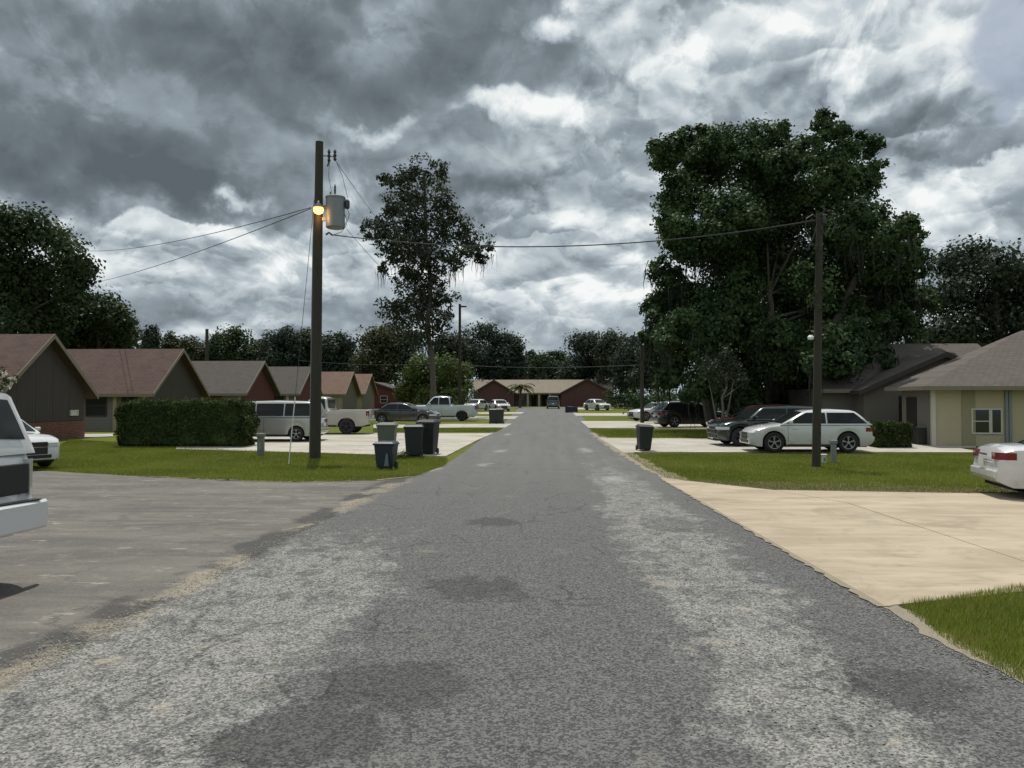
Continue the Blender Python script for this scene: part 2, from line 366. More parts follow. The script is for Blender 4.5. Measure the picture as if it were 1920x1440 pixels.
def mat_ground():
    m, t, b = new_mat('grass_ground'); p = geo_pos(t)
    n1 = t.noise(p, 0.22, 5, 0.6, 0.5); n2 = t.noise(p, 2.2, 6, 0.65); n3 = t.noise(p, 26, 4, 0.7)
    c = t.mix(t.ss(n1, 0.35, 0.65), (0.110, 0.135, 0.020), (0.170, 0.182, 0.036))
    c = t.mix(t.mul(t.ss(n2, 0.50, 0.72), 0.55), c, (0.175, 0.160, 0.055))
    c = t.mix(t.mul(n3, 0.65), c, (0.045, 0.065, 0.010))
    t.l.new(c, b.inputs['Base Color']); b.inputs['Roughness'].default_value = 1.0; b.inputs['Specular IOR Level'].default_value = 0.1
    bump(t, b, n3, 0.8, 0.04); return m
def mat_leaf(name, lo, hi, pale=None, trans=0.22, rough=0.55, clump=0.55, patch=None):
    m, t, b = new_mat(name)
    gn = t.n.new('ShaderNodeNewGeometry'); r = gn.outputs['Random Per Island']
    n = t.noise(gn.outputs['Position'], clump, 3, 0.6)
    c = t.mix(t.ss(t.add(t.mul(r, 0.35), t.mul(n, 0.95)), 0.35, 0.95), lo, hi)
    if pale: c = t.mix(t.m('GREATER_THAN', r, 0.93), c, pale)
    if patch: c = t.mix(t.mul(t.ss(t.noise(gn.outputs['Position'], 1.1, 6, 0.7, 0.6), 0.49, 0.68), 0.5), c, patch)
    t.l.new(c, b.inputs['Base Color']); b.inputs['Roughness'].default_value = rough; b.inputs['Specular IOR Level'].default_value = 0.14
    tr = t.n.new('ShaderNodeBsdfTranslucent'); t.l.new(c, tr.inputs[0])
    mx = t.n.new('ShaderNodeMixShader'); mx.inputs[0].default_value = trans
    t.l.new(b.outputs[0], mx.inputs[1]); t.l.new(tr.outputs[0], mx.inputs[2])
    t.l.new(mx.outputs[0], m.node_tree.nodes['Material Output'].inputs[0]); return m
def mat_bark(name, lo, hi):
    m, t, b = new_mat(name); p = t.n.new('ShaderNodeTexCoord').outputs['Object']
    n = t.noise(t.vscale(p, (9, 9, 1.6)), 1.0, 6, 0.7, 0.5); t.l.new(t.mix(n, lo, hi), b.inputs['Base Color'])
    b.inputs['Roughness'].default_value = 0.95; bump(t, b, n, 0.9, 0.03); return m
def mat_shingle(name, lo, hi, blotch=None):
    m, t, b = new_mat(name); p = t.n.new('ShaderNodeTexCoord').outputs['Object']; x, y, z = t.sep(p)
    w = t.n.new('ShaderNodeTexBrick'); t.l.new(t.comb(x, t.mul(z, 2.2), 0), w.inputs[0])
    w.inputs['Scale'].default_value = 1.0; w.inputs['Brick Width'].default_value = 0.30; w.inputs['Row Height'].default_value = 0.20
    w.inputs['Mortar Size'].default_value = 0.012; w.inputs['Color1'].default_value = (*lo, 1); w.inputs['Color2'].default_value = (*hi, 1)
    w.inputs['Mortar'].default_value = (*[v * 0.45 for v in lo], 1)
    n = t.noise(p, 0.9, 6, 0.65, 0.4); c = t.mix(t.mul(t.ss(n, 0.42, 0.7), 0.7), w.outputs[0], blotch or hi)
    st = t.noise(t.vscale(p, (2.5, 2.5, 0.25)), 1.0, 4, 0.6); c = t.mix(t.mul(t.ss(st, 0.5, 0.8), 0.35), c, tuple(v * 0.5 for v in lo))
    t.l.new(c, b.inputs['Base Color']); b.inputs['Roughness'].default_value = 0.92
    bump(t, b, w.outputs['Fac'], -0.5, 0.012); return m
def mat_siding(name, lo, hi, vertical=True, pitch=0.2):
    m, t, b = new_mat(name); p = t.n.new('ShaderNodeTexCoord').outputs['Object']; x, y, z = t.sep(p)
    s = t.add(x, y) if vertical else z
    saw = t.m('FRACT', t.mul(s, 1 / pitch)); gr = t.m('LESS_THAN', saw, 0.09)
    n = t.noise(t.vscale(p, (3, 3, 0.6) if vertical else (0.6, 0.6, 4)), 1.5, 6, 0.6)
    c = t.mix(n, lo, hi); c = t.mix(t.mul(gr, 0.6), c, tuple(v * 0.35 for v in lo))
    t.l.new(c, b.inputs['Base Color']); b.inputs['Roughness'].default_value = 0.8
    bump(t, b, t.mul(gr, -1.0) if vertical else t.mul(saw, -1.0), 0.6, 0.012); return m
def mat_brick(name):
    m, t, b = new_mat(name); p = t.n.new('ShaderNodeTexCoord').outputs['Object']; x, y, z = t.sep(p)
    w = t.n.new('ShaderNodeTexBrick'); t.l.new(t.comb(t.add(x, y), z, 0), w.inputs[0])
    w.inputs['Scale'].default_value = 1.0; w.inputs['Brick Width'].default_value = 0.21; w.inputs['Row Height'].default_value = 0.075
    w.inputs['Mortar Size'].default_value = 0.008; w.inputs['Color1'].default_value = (0.10, 0.035, 0.022, 1); w.inputs['Color2'].default_value = (0.19, 0.065, 0.04, 1)
    w.inputs['Mortar'].default_value = (0.16, 0.13, 0.11, 1)
    t.l.new(w.outputs[0], b.inputs['Base Color']); b.inputs['Roughness'].default_value = 0.9; bump(t, b, w.outputs['Fac'], -0.5, 0.01); return m
def mat_paint(name, c, rough=0.22, metal=0.0, coat=1.0):
    m, t, b = new_mat(name); p = t.n.new('ShaderNodeTexCoord').outputs['Object']; x, y, z = t.sep(p)
    n = t.noise(p, 3, 5, 0.6); dirt = t.mul(t.ss(z, 0.75, 0.15), t.ss(n, 0.3, 0.75, 0.15, 0.6))
    cc = t.mix(dirt, c, (0.16, 0.14, 0.11)); t.l.new(cc, b.inputs['Base Color'])
    b.inputs['Roughness'].default_value = rough; b.inputs['Metallic'].default_value = metal
    b.inputs['Coat Weight'].default_value = coat; b.inputs['Coat Roughness'].default_value = 0.04; return m
def mat_emit(name, c, s):
    m, t, b = new_mat(name); b.inputs['Base Color'].default_value = (*c, 1)
    b.inputs['Emission Color'].default_value = (*c, 1); b.inputs['Emission Strength'].default_value = s; return m

M = dict(
    road=mat_asphalt(), lot=mat_lot(), sand=mat_sand(), ground=mat_ground(),
    conc_warm=mat_concrete('warm_concrete', (0.36, 0.295, 0.21), (0.50, 0.425, 0.315), (0.21, 0.175, 0.13)),
    conc=mat_concrete('pale_concrete', (0.36, 0.335, 0.28), (0.52, 0.495, 0.43)),
    joint=plain('joint_dirt', (0.10, 0.08, 0.055), 0.95),
    glass=plain('car_glass', (0.014, 0.018, 0.018), 0.06, var=0, coat=0.0, spec=0.25),
    winglass=plain('window_glass', (0.025, 0.03, 0.03), 0.08, var=0.3, spec=0.6),
    tyre=plain('tyre_rubber', (0.018, 0.018, 0.018), 0.8), black=plain('black_plastic', (0.016, 0.017, 0.018), 0.45),
    under=plain('underbody', (0.012, 0.012, 0.012), 0.9),
    alloy=plain('alloy_rim', (0.42, 0.43, 0.44), 0.3, metal=0.8), dark_rim=plain('dark_rim', (0.05, 0.05, 0.055), 0.4, metal=0.5),
    chrome=plain('chrome', (0.6, 0.6, 0.6), 0.15, metal=1.0), lamp=plain('lamp_lens', (0.55, 0.57, 0.58), 0.08, coat=1.0),
    red=plain('tail_lens', (0.17, 0.010, 0.012), 0.12, coat=1.0), plate=plain('plate', (0.6, 0.6, 0.55), 0.5),
    white=mat_paint('white_paint', (0.62, 0.63, 0.63)), silver=mat_paint('silver_paint', (0.38, 0.385, 0.36), 0.3, 0.35),
    offwhite=mat_paint('sand_paint', (0.42, 0.40, 0.35)), dkpaint=mat_paint('near_black_paint', (0.014, 0.015, 0.018)),
    dkgreen=mat_paint('dark_green_paint', (0.012, 0.022, 0.02)), maroon=mat_paint('maroon_paint', (0.075, 0.016, 0.022)),
    teal=mat_paint('dull_green_paint', (0.022, 0.05, 0.045)), bluewhite=mat_paint('blue_white_paint', (0.52, 0.57, 0.60)),
    bin_black=plain('bin_black', (0.014, 0.018, 0.020), 0.5, bmp=0.1), bin_blue=plain('bin_dark_blue', (0.018, 0.028, 0.040), 0.4),
    bin_grey=plain('bin_grey_green', (0.115, 0.135, 0.105), 0.6), ped=plain('pedestal_green', (0.15, 0.165, 0.135), 0.6, bmp=0.1),
    pole=mat_bark('pole_wood', (0.026, 0.024, 0.019), (0.068, 0.062, 0.046)), wire=plain('wire', (0.035, 0.037, 0.04), 0.6),
    galv=plain('galvanised', (0.22, 0.24, 0.245), 0.5, metal=0.3), insul=plain('insulator', (0.035, 0.033, 0.035), 0.3),
    pvc=plain('white_guard', (0.55, 0.57, 0.55), 0.5),
    bark=mat_bark('bark', (0.05, 0.042, 0.033), (0.14, 0.12, 0.10)), bark_pale=mat_bark('pale_bark', (0.09, 0.082, 0.072), (0.20, 0.185, 0.165)),
    moss=mat_leaf('spanish_moss', (0.022, 0.030, 0.021), (0.050, 0.058, 0.042), trans=0.15),
    oak=mat_leaf('oak_leaf', (0.022, 0.046, 0.018), (0.080, 0.125, 0.046), clump=.8),
    oak2=mat_leaf('oak_leaf_cool', (0.020, 0.034, 0.020), (0.054, 0.076, 0.042), (0.085, 0.085, 0.05)),
    oak3=mat_leaf('oak_leaf_brown', (0.024, 0.037, 0.019), (0.062, 0.080, 0.042), (0.11, 0.10, 0.06)),
    far1=mat_leaf('far_leaf', (0.026, 0.045, 0.020), (0.060, 0.088, 0.034), clump=0.2),
    far2=mat_leaf('far_leaf_olive', (0.040, 0.050, 0.024), (0.078, 0.086, 0.040), clump=0.2),
    far3=mat_leaf('far_leaf_blue', (0.026, 0.042, 0.028), (0.056, 0.076, 0.050), clump=0.2),
    lime=mat_leaf('light_leaf', (0.040, 0.066, 0.016), (0.110, 0.145, 0.040), clump=0.5),
    hedge=mat_leaf('hedge_leaf', (0.020, 0.036, 0.012), (0.075, 0.110, 0.030), (0.13, 0.15, 0.045), clump=1.5),
    palm=mat_leaf('palm_leaf', (0.045, 0.060, 0.018), (0.12, 0.125, 0.04)), bloom=mat_leaf('white_bloom', (0.55, 0.52, 0.45), (0.8, 0.78, 0.7)),
    grass=mat_leaf('grass_blade', (0.130, 0.175, 0.022), (0.265, 0.305, 0.055), (0.36, 0.32, 0.13), trans=0.3, rough=0.7, clump=0.35, patch=(0.30, 0.255, 0.085)),
    roof_red=mat_shingle('roof_red_brown', (0.062, 0.036, 0.030), (0.094, 0.050, 0.042), (0.085, 0.058, 0.038)),
    roof_grey=mat_shingle('roof_grey', (0.068, 0.059, 0.052), (0.088, 0.076, 0.066), (0.080, 0.064, 0.056)),
    roof_rust=mat_shingle('roof_rust', (0.140, 0.084, 0.058), (0.180, 0.110, 0.078), (0.15, 0.105, 0.075)),
    roof_tan=mat_shingle('roof_tan', (0.190, 0.162, 0.122), (0.240, 0.205, 0.155), (0.22, 0.19, 0.14)),
    roof_taupe=mat_shingle('roof_taupe', (0.088, 0.076, 0.064), (0.112, 0.096, 0.081), (0.10, 0.088, 0.073)),
    sid_brown=mat_siding('siding_brown', (0.048, 0.040, 0.036), (0.068, 0.056, 0.050)),
    sid_red=mat_siding('siding_red', (0.085, 0.020, 0.020), (0.120, 0.028, 0.027)),
    sid_maroon=mat_siding('siding_maroon', (0.085, 0.036, 0.036), (0.115, 0.046, 0.045)),
    sid_olive=mat_siding('siding_olive', (0.12, 0.115, 0.085), (0.17, 0.16, 0.12)),
    lap_beige=mat_siding('lap_beige', (0.23, 0.205, 0.155), (0.30, 0.265, 0.20), vertical=False, pitch=0.16),
    lap_grey=mat_siding('lap_grey', (0.17, 0.165, 0.15), (0.22, 0.21, 0.19), vertical=False, pitch=0.16),
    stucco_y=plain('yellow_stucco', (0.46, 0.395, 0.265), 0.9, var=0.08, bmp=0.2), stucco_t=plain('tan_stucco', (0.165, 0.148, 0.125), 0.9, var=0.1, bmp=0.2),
    stucco_b=plain('beige_stucco', (0.36, 0.31, 0.22), 0.9, var=0.08), brick=mat_brick('brick'),
    trim=plain('tan_trim', (0.20, 0.175, 0.13), 0.7), trim_w=plain('white_trim', (0.55, 0.53, 0.47), 0.6), trim_d=plain('dark_trim', (0.05, 0.04, 0.035), 0.7),
    door_red=plain('red_door', (0.15, 0.035, 0.02), 0.6), door_dark=plain('dark_door', (0.018, 0.014, 0.013), 0.6), soffit=plain('soffit', (0.16, 0.14, 0.11), 0.8),
    fence_w=plain('white_fence', (0.42, 0.45, 0.47), 0.6), glow=mat_emit('sodium_glow', (1.0, 0.50, 0.12), 4.0), whitelamp=plain('white_lens', (0.75, 0.76, 0.74), 0.3),
)

# ------------------------------------------------------------------ ground, road, paving
KCUT = sorted(set([k for k, _ in KN] + list(range(-4, 80, 2)) + list(range(80, 400, 10))))
def sheet(name, poly, mat, off, parent=None, thick=0.0, loc_kind='structure'):
    """flat outline laid on the terrain; poly in ground metres"""
    bm = bmesh.new(); vs = [bm.verts.new((x, y, 0)) for x, y in poly]; bm.faces.new(vs)
    ys = [p[1] for p in poly]
    for c in KCUT:
        if min(ys) < c < max(ys):
            bmesh.ops.bisect_plane(bm, geom=bm.verts[:] + bm.edges[:] + bm.faces[:], plane_co=(0, c, 0), plane_no=(0, 1, 0))
    if thick:
        top = bm.faces[:]
        r = bmesh.ops.extrude_face_region(bm, geom=top)
        for v in [e for e in r['geom'] if isinstance(e, bmesh.types.BMVert)]: v.co.z += thick
    for v in bm.verts: v.co.z += g(v.co.y) + off
    bmesh.ops.triangulate(bm, faces=bm.faces[:]); bmesh.ops.recalc_face_normals(bm, faces=bm.faces)
    if not thick:
        for f in bm.faces:
            if f.normal.z < 0: f.normal_flip()
    me = bpy.data.meshes.new(name); bm.to_mesh(me); bm.free(); me.materials.append(mat)
    o = bpy.data.objects.new(name, me); C.objects.link(o)
    if parent: o.parent = parent
    elif loc_kind: o['kind'] = loc_kind
    return o
def jag(pts, step, amp, closed=False, seed=1):
    """subdivide a polyline and make it ragged"""
    r = random.Random(seed); out = []
    seq = list(zip(pts, pts[1:] + (pts[:1] if closed else [])))
    if not closed: seq = seq[:len(pts) - 1]
    for (a, b) in seq:
        n = max(1, int(math.dist(a, b) / step))
        for i in range(n):
            t_ = i / n; q = 0 if i == 0 else 1
            out.append((a[0] + (b[0] - a[0]) * t_ + q * r.uniform(-amp, amp), a[1] + (b[1] - a[1]) * t_ + q * r.uniform(-amp, amp)))
    if not closed: out.append(pts[-1])
    return out
sheet('ground', [(-1500, -40), (1500, -40), (1500, 2900), (-1500, 2900)], M['ground'], 0)
# left edge and right edge of the street
seam = [(-4.35, 1.0), gp(0, 1272), gp(230, 1162), gp(450, 1052), gp(590, 982), gp(700, 925), gp(752, 903), gp(835, 872), gp(868, 850), gp(905, 822), gp(947, 792), (-3.7, 100), (-4.0, 124), (-9, 131)]
redge = [(7.5, 131), (4.5, 122), (3.9, 96), (3.45, 66), gp(1108, 812), gp(1134, 833), gp(1165, 852), gp(1210, 880), gp(1250, 900), gp(1640, 1132), gp(1780, 1215), gp(1925, 1285), (4.0, 1.0)]
road_out = jag(seam, 0.35, 0.05, seed=3) + jag(redge, 0.4, 0.035, seed=4)
sheet('road', road_out, M['road'], 0.016)
lawn_front = [gp(*p) for p in [(-60, 880), (95, 884), (250, 893), (400, 900), (550, 905), (700, 902), (780, 893), (835, 873)]]
lot_poly = [(-4.0, 1.0)] + [(p[0] + 0.35, p[1]) for p in seam[1:7]] + jag(lawn_front[::-1], 0.4, 0.04, seed=8) + [(-30, lawn_front[0][1]), (-30, 1.0)]
sheet('parking_lot', lot_poly, M['lot'], 0.008)
# broken dark asphalt lip between lot and street, and washed sand along it
def strip(name, line, w0, w1, mat, off, seed, step=0.25, amp=0.06):
    L = jag(line, step, amp, seed=seed); Rr = jag(line, step, amp, seed=seed + 50)
    poly = [(x + w1, y) for x, y in L] + [(x + w0, y) for x, y in Rr[::-1]]
    return sheet(name, poly, mat, off)
strip('sand_verge', [gp(1105, 812), gp(1134, 834), gp(1165, 853), gp(1205, 878), gp(1248, 901)], -0.05, 0.55, M['sand'], 0.022, 40, .3, .12)
strip('sand_verge', [gp(1240, 899), gp(1440, 1016), gp(1655, 1142)], -.05, .09, M['sand'], 0.0285, 48, .12, .035)
strip('sand_verge', [gp(1645, 1134), gp(1780, 1216), gp(1925, 1287)], -0.03, 0.18, M['sand'], 0.022, 42, .15, .06)
strip('sand_verge', [gp(250, 893), gp(400, 900), gp(550, 905), gp(700, 902), gp(770, 895)], -.07, .07, M['sand'], 0.021, 47, .15, .06)

# right-hand driveway of cast slabs with open joints
def slabs(name, quads, mat, top=0.045, gap=0.012):
    """each quad: four ground corners; inset by the joint"""
    par = sheet(name, quads[0] if len(quads) == 1 else hull(quads), M['joint'], 0.010)
    for q in quads:
        cx = sum(p[0] for p in q) / len(q); cy = sum(p[1] for p in q) / len(q)
        qq = []
        for (x, y) in q:
            L = math.hypot(x - cx, y - cy); k = 1 - gap * 1.4 / max(L, .1); qq.append((cx + (x - cx) * k, cy + (y - cy) * k))
        o = sheet('slab', qq, mat, 0.012, parent=par, thick=top - 0.012)
    return par
def hull(quads):
    P = sorted(set((round(x, 4), round(y, 4)) for q in quads for x, y in q))
    def half(ps):
        h = []
        for p in ps:
            while len(h) > 1 and (h[-1][0] - h[-2][0]) * (p[1] - h[-2][1]) - (h[-1][1] - h[-2][1]) * (p[0] - h[-2][0]) <= 0: h.pop()
            h.append(p)
        return h[:-1]
    return half(P) + half(P[::-1])
a0 = gp(1238, 898); a1 = gp(1450, 921); a2 = (9.4, gp(1600, 926)[1]); a3 = (16, gp(1920, 926)[1])
b0 = gp(1660, 1142); b1 = gp(1920, 1102)
def lerp(p, q, t_): return (p[0] + (q[0] - p[0]) * t_, p[1] + (q[1] - p[1]) * t_)
j0 = gp(1590, 946); j1 = gp(1930, 1060)            # the long visible joint
slabs('driveway', [
    [a0, b0, (j1[0] - 0.2, b1[1]), j1, j0, a1],
    [a1, j0, j1, (16, j1[1]), (16, a3[1]), (9.4, a2[1])],
    [(j1[0] - 0.2, b1[1]), (16, b1[1] + .3), (16, j1[1]), j1]], M['conc_warm'], top=0.030)

# cross drives left and right of the street: (near-edge pixel row, far-edge row) at the road and away from it
def drive(pxs_near, pxs_far, mat=M['conc'], n=3):
    near = [gp(*p) for p in pxs_near]; far = [gp(*p) for p in pxs_far]
    qs = []
    for i in range(n):
        t0, t1 = i / n, (i + 1) / n
        qs.append([lerp(near[0], near[1], t0), lerp(near[0], near[1], t1), lerp(far[0], far[1], t1), lerp(far[0], far[1], t0)])
    return slabs('driveway', qs, mat, top=0.028)
drive([(835, 857), (330, 843)], [(925, 813), (330, 812)], n=6)
drive([(948, 802), (700, 803)], [(960, 795), (700, 796)], n=3)
drive([(965, 786), (700, 787)], [(972, 781), (700, 782)], n=3)
drive([(978, 776), (820, 777)], [(983, 773), (820, 774)], n=2)
drive([(1168, 849), (1840, 849)], [(1122, 822), (1720, 826)], n=6)
drive([(1104, 803), (1420, 805)], [(1088, 790), (1400, 790)], n=3)
drive([(1080, 780), (1330, 781)], [(1074, 775), (1310, 775)], n=3)
drive([(1068, 768), (1150, 768)], [(1062, 765), (1135, 765)], n=2)
fp = sheet('footpath', [gp(133, 822), gp(213, 819), gp(213, 814), gp(133, 815)], M['conc'], 0.03)
sheet('footpath', [gp(1690, 843), gp(1830, 841), gp(1830, 837), gp(1640, 839)], M['conc'], 0.03)

# ------------------------------------------------------------------ grass blades (ground cover)
def in_poly(P, poly):
    x, y = P[:, 0], P[:, 1]; c = np.zeros(len(P), bool); n = len(poly); j = n - 1
    for i in range(n):
        xi, yi = poly[i]; xj, yj = poly[j]
        hit = ((yi > y) != (yj > y)) & (x < (xj - xi) * (y - yi) / ((yj - yi) or 1e-9) + xi); c ^= hit; j = i
    return c
gV = np.vectorize(g)
def grass(poly, n, h, w):
    poly = [tuple(p) for p in poly]; A = np.array(poly); lo, hi = A.min(0), A.max(0); P = np.zeros((0, 2))
    while len(P) < n:
        q = rng.uniform(lo, hi, (n * 2, 2)); P = np.vstack([P, q[in_poly(q, poly)]])
    P = P[:n]; a = rng.uniform(0, 2 * np.pi, n); hh = h * rng.uniform(.45, 1.25, n); ww = w * rng.uniform(.6, 1.3, n)
    z0 = gV(P[:, 1]); lean = hh[:, None] * .55 * np.stack([np.cos(a + 1.3), np.sin(a + 1.3)], 1) * rng.uniform(0, 1.2, (n, 1))
    dx, dy = np.cos(a) * ww / 2, np.sin(a) * ww / 2
    V = np.empty((n, 3, 3)); V[:, 0] = np.stack([P[:, 0] - dx, P[:, 1] - dy, z0 - .002], 1); V[:, 1] = np.stack([P[:, 0] + dx, P[:, 1] + dy, z0 - .002], 1)
    V[:, 2] = np.stack([P[:, 0] + lean[:, 0], P[:, 1] + lean[:, 1], z0 + hh], 1)
    o = raw_mesh('grass', V.reshape(-1, 3), np.arange(3 * n).reshape(n, 3), M['grass'])
    o['kind'] = 'stuff'; return o
grass([gp(1690, 1140), gp(1925, 1103), (b1[0] + 1.2, b1[1] + .1), (7.2, 4.5), gp(1930, 1292), gp(1785, 1214)], 60000, .085, .010)
grass(lawn_front + [gp(840, 862), gp(835, 858), gp(445, 845), gp(130, 824), gp(90, 850), (-22, 26)], 150000, .055, .020)
grass([gp(1170, 851), gp(1250, 898), gp(1450, 919), (9.4, a2[1] + .12), (16, a3[1] + .15), (19, 27), gp(1840, 851)], 150000, .055, .020)
grass([gp(1108, 806), gp(1124, 820), gp(1420, 822), gp(1420, 808)], 20000, .09, .035)
grass([gp(700, 811), gp(930, 811), gp(944, 804), gp(700, 805)], 12000, .09, .035)

# ------------------------------------------------------------------ loose gravel on the street edges
def gravel(boxes, n_each, size):
    Vs = []; Fs = []; k = 0
    tet = np.array([(1, 1, 1), (-1, -1, 1), (-1, 1, -1), (1, -1, -1)], float)
    tf = np.array([(0, 1, 2), (0, 3, 1), (0, 2, 3), (1, 3, 2)])
    for line, wid, n in boxes:
        for _ in range(n):
            i = random.randrange(len(line) - 1); p = lerp(line[i], line[i + 1], random.random())
            x = p[0] + random.gauss(0, wid); y = p[1]; s = size * random.uniform(.4, 1.3)
            v = tet * s * rng.uniform(.6, 1.2, (4, 3)); v[:, 2] *= .6
            Vs.append(v + (x, y, g(y) + .018 + s * .35)); Fs.append(tf + k); k += 4
    o = raw_mesh('gravel', np.vstack(Vs), np.vstack(Fs), m_grav); o['kind'] = 'stuff'
m_grav = mat_leaf('gravel_stone', (0.20, 0.19, 0.17), (0.55, 0.52, 0.46), trans=0.0, rough=0.9)
gravel([(seam[1:7], .16, 2600), (redge[-5:-1], .10, 1500), ([(-3.0, 4.2), (-2.6, 11)], .6, 1200), ([(1.8, 4.2), (2.2, 12)], .6, 1200)], 0, .0065)

# ------------------------------------------------------------------ trees
def leaf_cloud(clusters, n, size, clump=26, spread=0.20, flat=0.75, seed=0, shell=.6, orient=.9):
    """clusters: (x,y,z,rx,ry,rz); returns quad vertices of n leaves gathered in twig-end clumps"""
    r = np.random.default_rng(seed); vol = np.array([c[3] * c[4] + c[3] * c[5] for c in clusters]); vol /= vol.sum()
    allP = []; allN = []
    for c, wgt in zip(clusters, vol):
        m = max(20, int(n * wgt)); nc = max(6, m // clump)
        d = r.normal(size=(nc, 3)); d /= np.linalg.norm(d, axis=1)[:, None]; rad = r.uniform(shell, 1.0, nc)
        cc = d * rad[:, None] * np.array(c[3:6]) + np.array(c[:3]); k = r.integers(0, nc, m)
        sp = spread * (c[3] + c[4] + c[5]) / 3
        P_ = cc[k] + r.normal(size=(m, 3)) * sp * np.array([1, 1, flat]); allP.append(P_)
        nn = P_ - np.array(c[:3]); nn /= (np.linalg.norm(nn, axis=1)[:, None] + 1e-6); allN.append(nn)
    P = np.vstack(allP); m = len(P); N_ = np.vstack(allN) * orient + r.normal(size=(m, 3)) * .5; N_[:, 2] += .25; N_ /= np.linalg.norm(N_, axis=1)[:, None]
    u = np.cross(N_, r.normal(size=(m, 3))); u /= np.linalg.norm(u, axis=1)[:, None]; w = np.cross(N_, u); w /= np.linalg.norm(w, axis=1)[:, None]
    s = (size * r.uniform(.55, 1.25, m))[:, None]; V = np.empty((m, 4, 3))
    V[:, 0] = P - u * s * .5; V[:, 1] = P + w * s * .32; V[:, 2] = P + u * s * .5; V[:, 3] = P - w * s * .32
    return V.reshape(-1, 3), np.arange(4 * m).reshape(m, 4)
def moss_strands(pts, length, width, seed=0):
    r = np.random.default_rng(seed); V = []; Fq = []; k = 0
    for p in pts:
        for _ in range(5):
            q = np.array(p) + r.normal(size=3) * (.35, .35, .25); L = length * r.uniform(.4, 1.2); a = r.uniform(0, np.pi)
            dx = np.array([math.cos(a), math.sin(a), 0]) * width * r.uniform(.5, 1.2); pr = None
            for i in range(4):
                c = q + np.array([r.normal() * .06, r.normal() * .06, -L * i / 3]); ww = dx * (1 - i / 3.3)
                V += [c - ww, c + ww]
                if i: Fq.append((k - 2, k - 1, k + 1, k))
                k += 2
    return np.array(V), np.array(Fq)
def limb_mesh(base, top, r0, r1, clusters, seed=0, nlimb=12, wob=.25, low=.35):
    rd = random.Random(seed); mb = MB(); base = Vector(base); top = Vector(top); n = 9
    path = [base.lerp(top, i / (n - 1)) + Vector((rd.uniform(-wob, wob), rd.uniform(-wob, wob), 0)) * (1 if 0 < i < n - 1 else 0) for i in range(n)]
    rad = [(r0 + (r1 - r0) * (i / (n - 1)) ** .8) * (1.35 if i == 0 else 1) for i in range(n)]
    mb.tube(path, rad, 9)
    cs = sorted(clusters, key=lambda c: -c[3])[:nlimb] if nlimb < len(clusters) else clusters
    for c in cs:
        tgt = Vector(c[:3]); H = (top - base).z
        f = min(.95, max(low, ((tgt.z - base.z) / H) - .18)); i = f * (n - 1); st = path[int(i)].lerp(path[min(n - 1, int(i) + 1)], i % 1)
        mid = st.lerp(tgt, .5) + Vector((rd.uniform(-.4, .4), rd.uniform(-.4, .4), rd.uniform(-.2, .5)))
        rr = r0 * (.42 - .25 * f); mb.tube([st, mid, tgt], [rr, rr * .65, rr * .3], 6)
        for _ in range(3):
            e = tgt + Vector((rd.uniform(-1, 1) * c[3], rd.uniform(-1, 1) * c[4], rd.uniform(-.5, .9) * c[5])) * .8
            mb.tube([mid.lerp(tgt, .6), e], [rr * .35, rr * .1], 5)
    return mb
def make_tree(name, label, cat, base, clusters, n, size, leaf, bark, r0, top, seed=0, moss=0, group=None, trunks=None, low=.3, **kw):
    root = empty(name, base, 0, label, cat, group); B = Vector(base)
    cl = [(c[0] - B.x, c[1] - B.y, c[2] - B.z, *c[3:]) for c in clusters]
    mb = limb_mesh((0, 0, -.1), Vector(top) - B, r0, r0 * .35, cl, seed, low=low)
    for (dx, dy, tx, ty, tz, rr) in (trunks or []):
        mb.tube([(dx, dy, -.1), (dx + (tx - dx) * .35, dy + (ty - dy) * .3, tz * .4), (tx, ty, tz)], [rr * 1.2, rr * .85, rr * .4], 8)
    mb.build('trunk', bark, root, smooth=True)
    V, Fq = leaf_cloud(cl, n, size, seed=seed, **kw); raw_mesh('crown', V, Fq, leaf, root)
    if moss:
        r = random.Random(seed); pts = []
        for _ in range(moss):
            c = r.choice(sorted(cl, key=lambda q: q[2])[:max(6, int(len(cl) * .6))]); pts.append((c[0] + r.uniform(-.8, .8) * c[3], c[1] + r.uniform(-.8, .8) * c[4], c[2] - c[5] * r.uniform(.3, .8)))
        V, Fq = moss_strands(pts, 1.7, .05, seed); raw_mesh('hanging_moss', V, Fq, M['moss'], root)['kind'] = 'stuff'
    return root
def pc(px, py, r, Y, dy=0, sq=1.0):
    """cluster centred on a viewing ray at depth Y+dy, radius given in photo pixels"""
    p = aty(px, py, Y + dy); m = r * (Y + dy) / F; return (p.x, p.y, p.z, m, m * 1.05, m * sq)

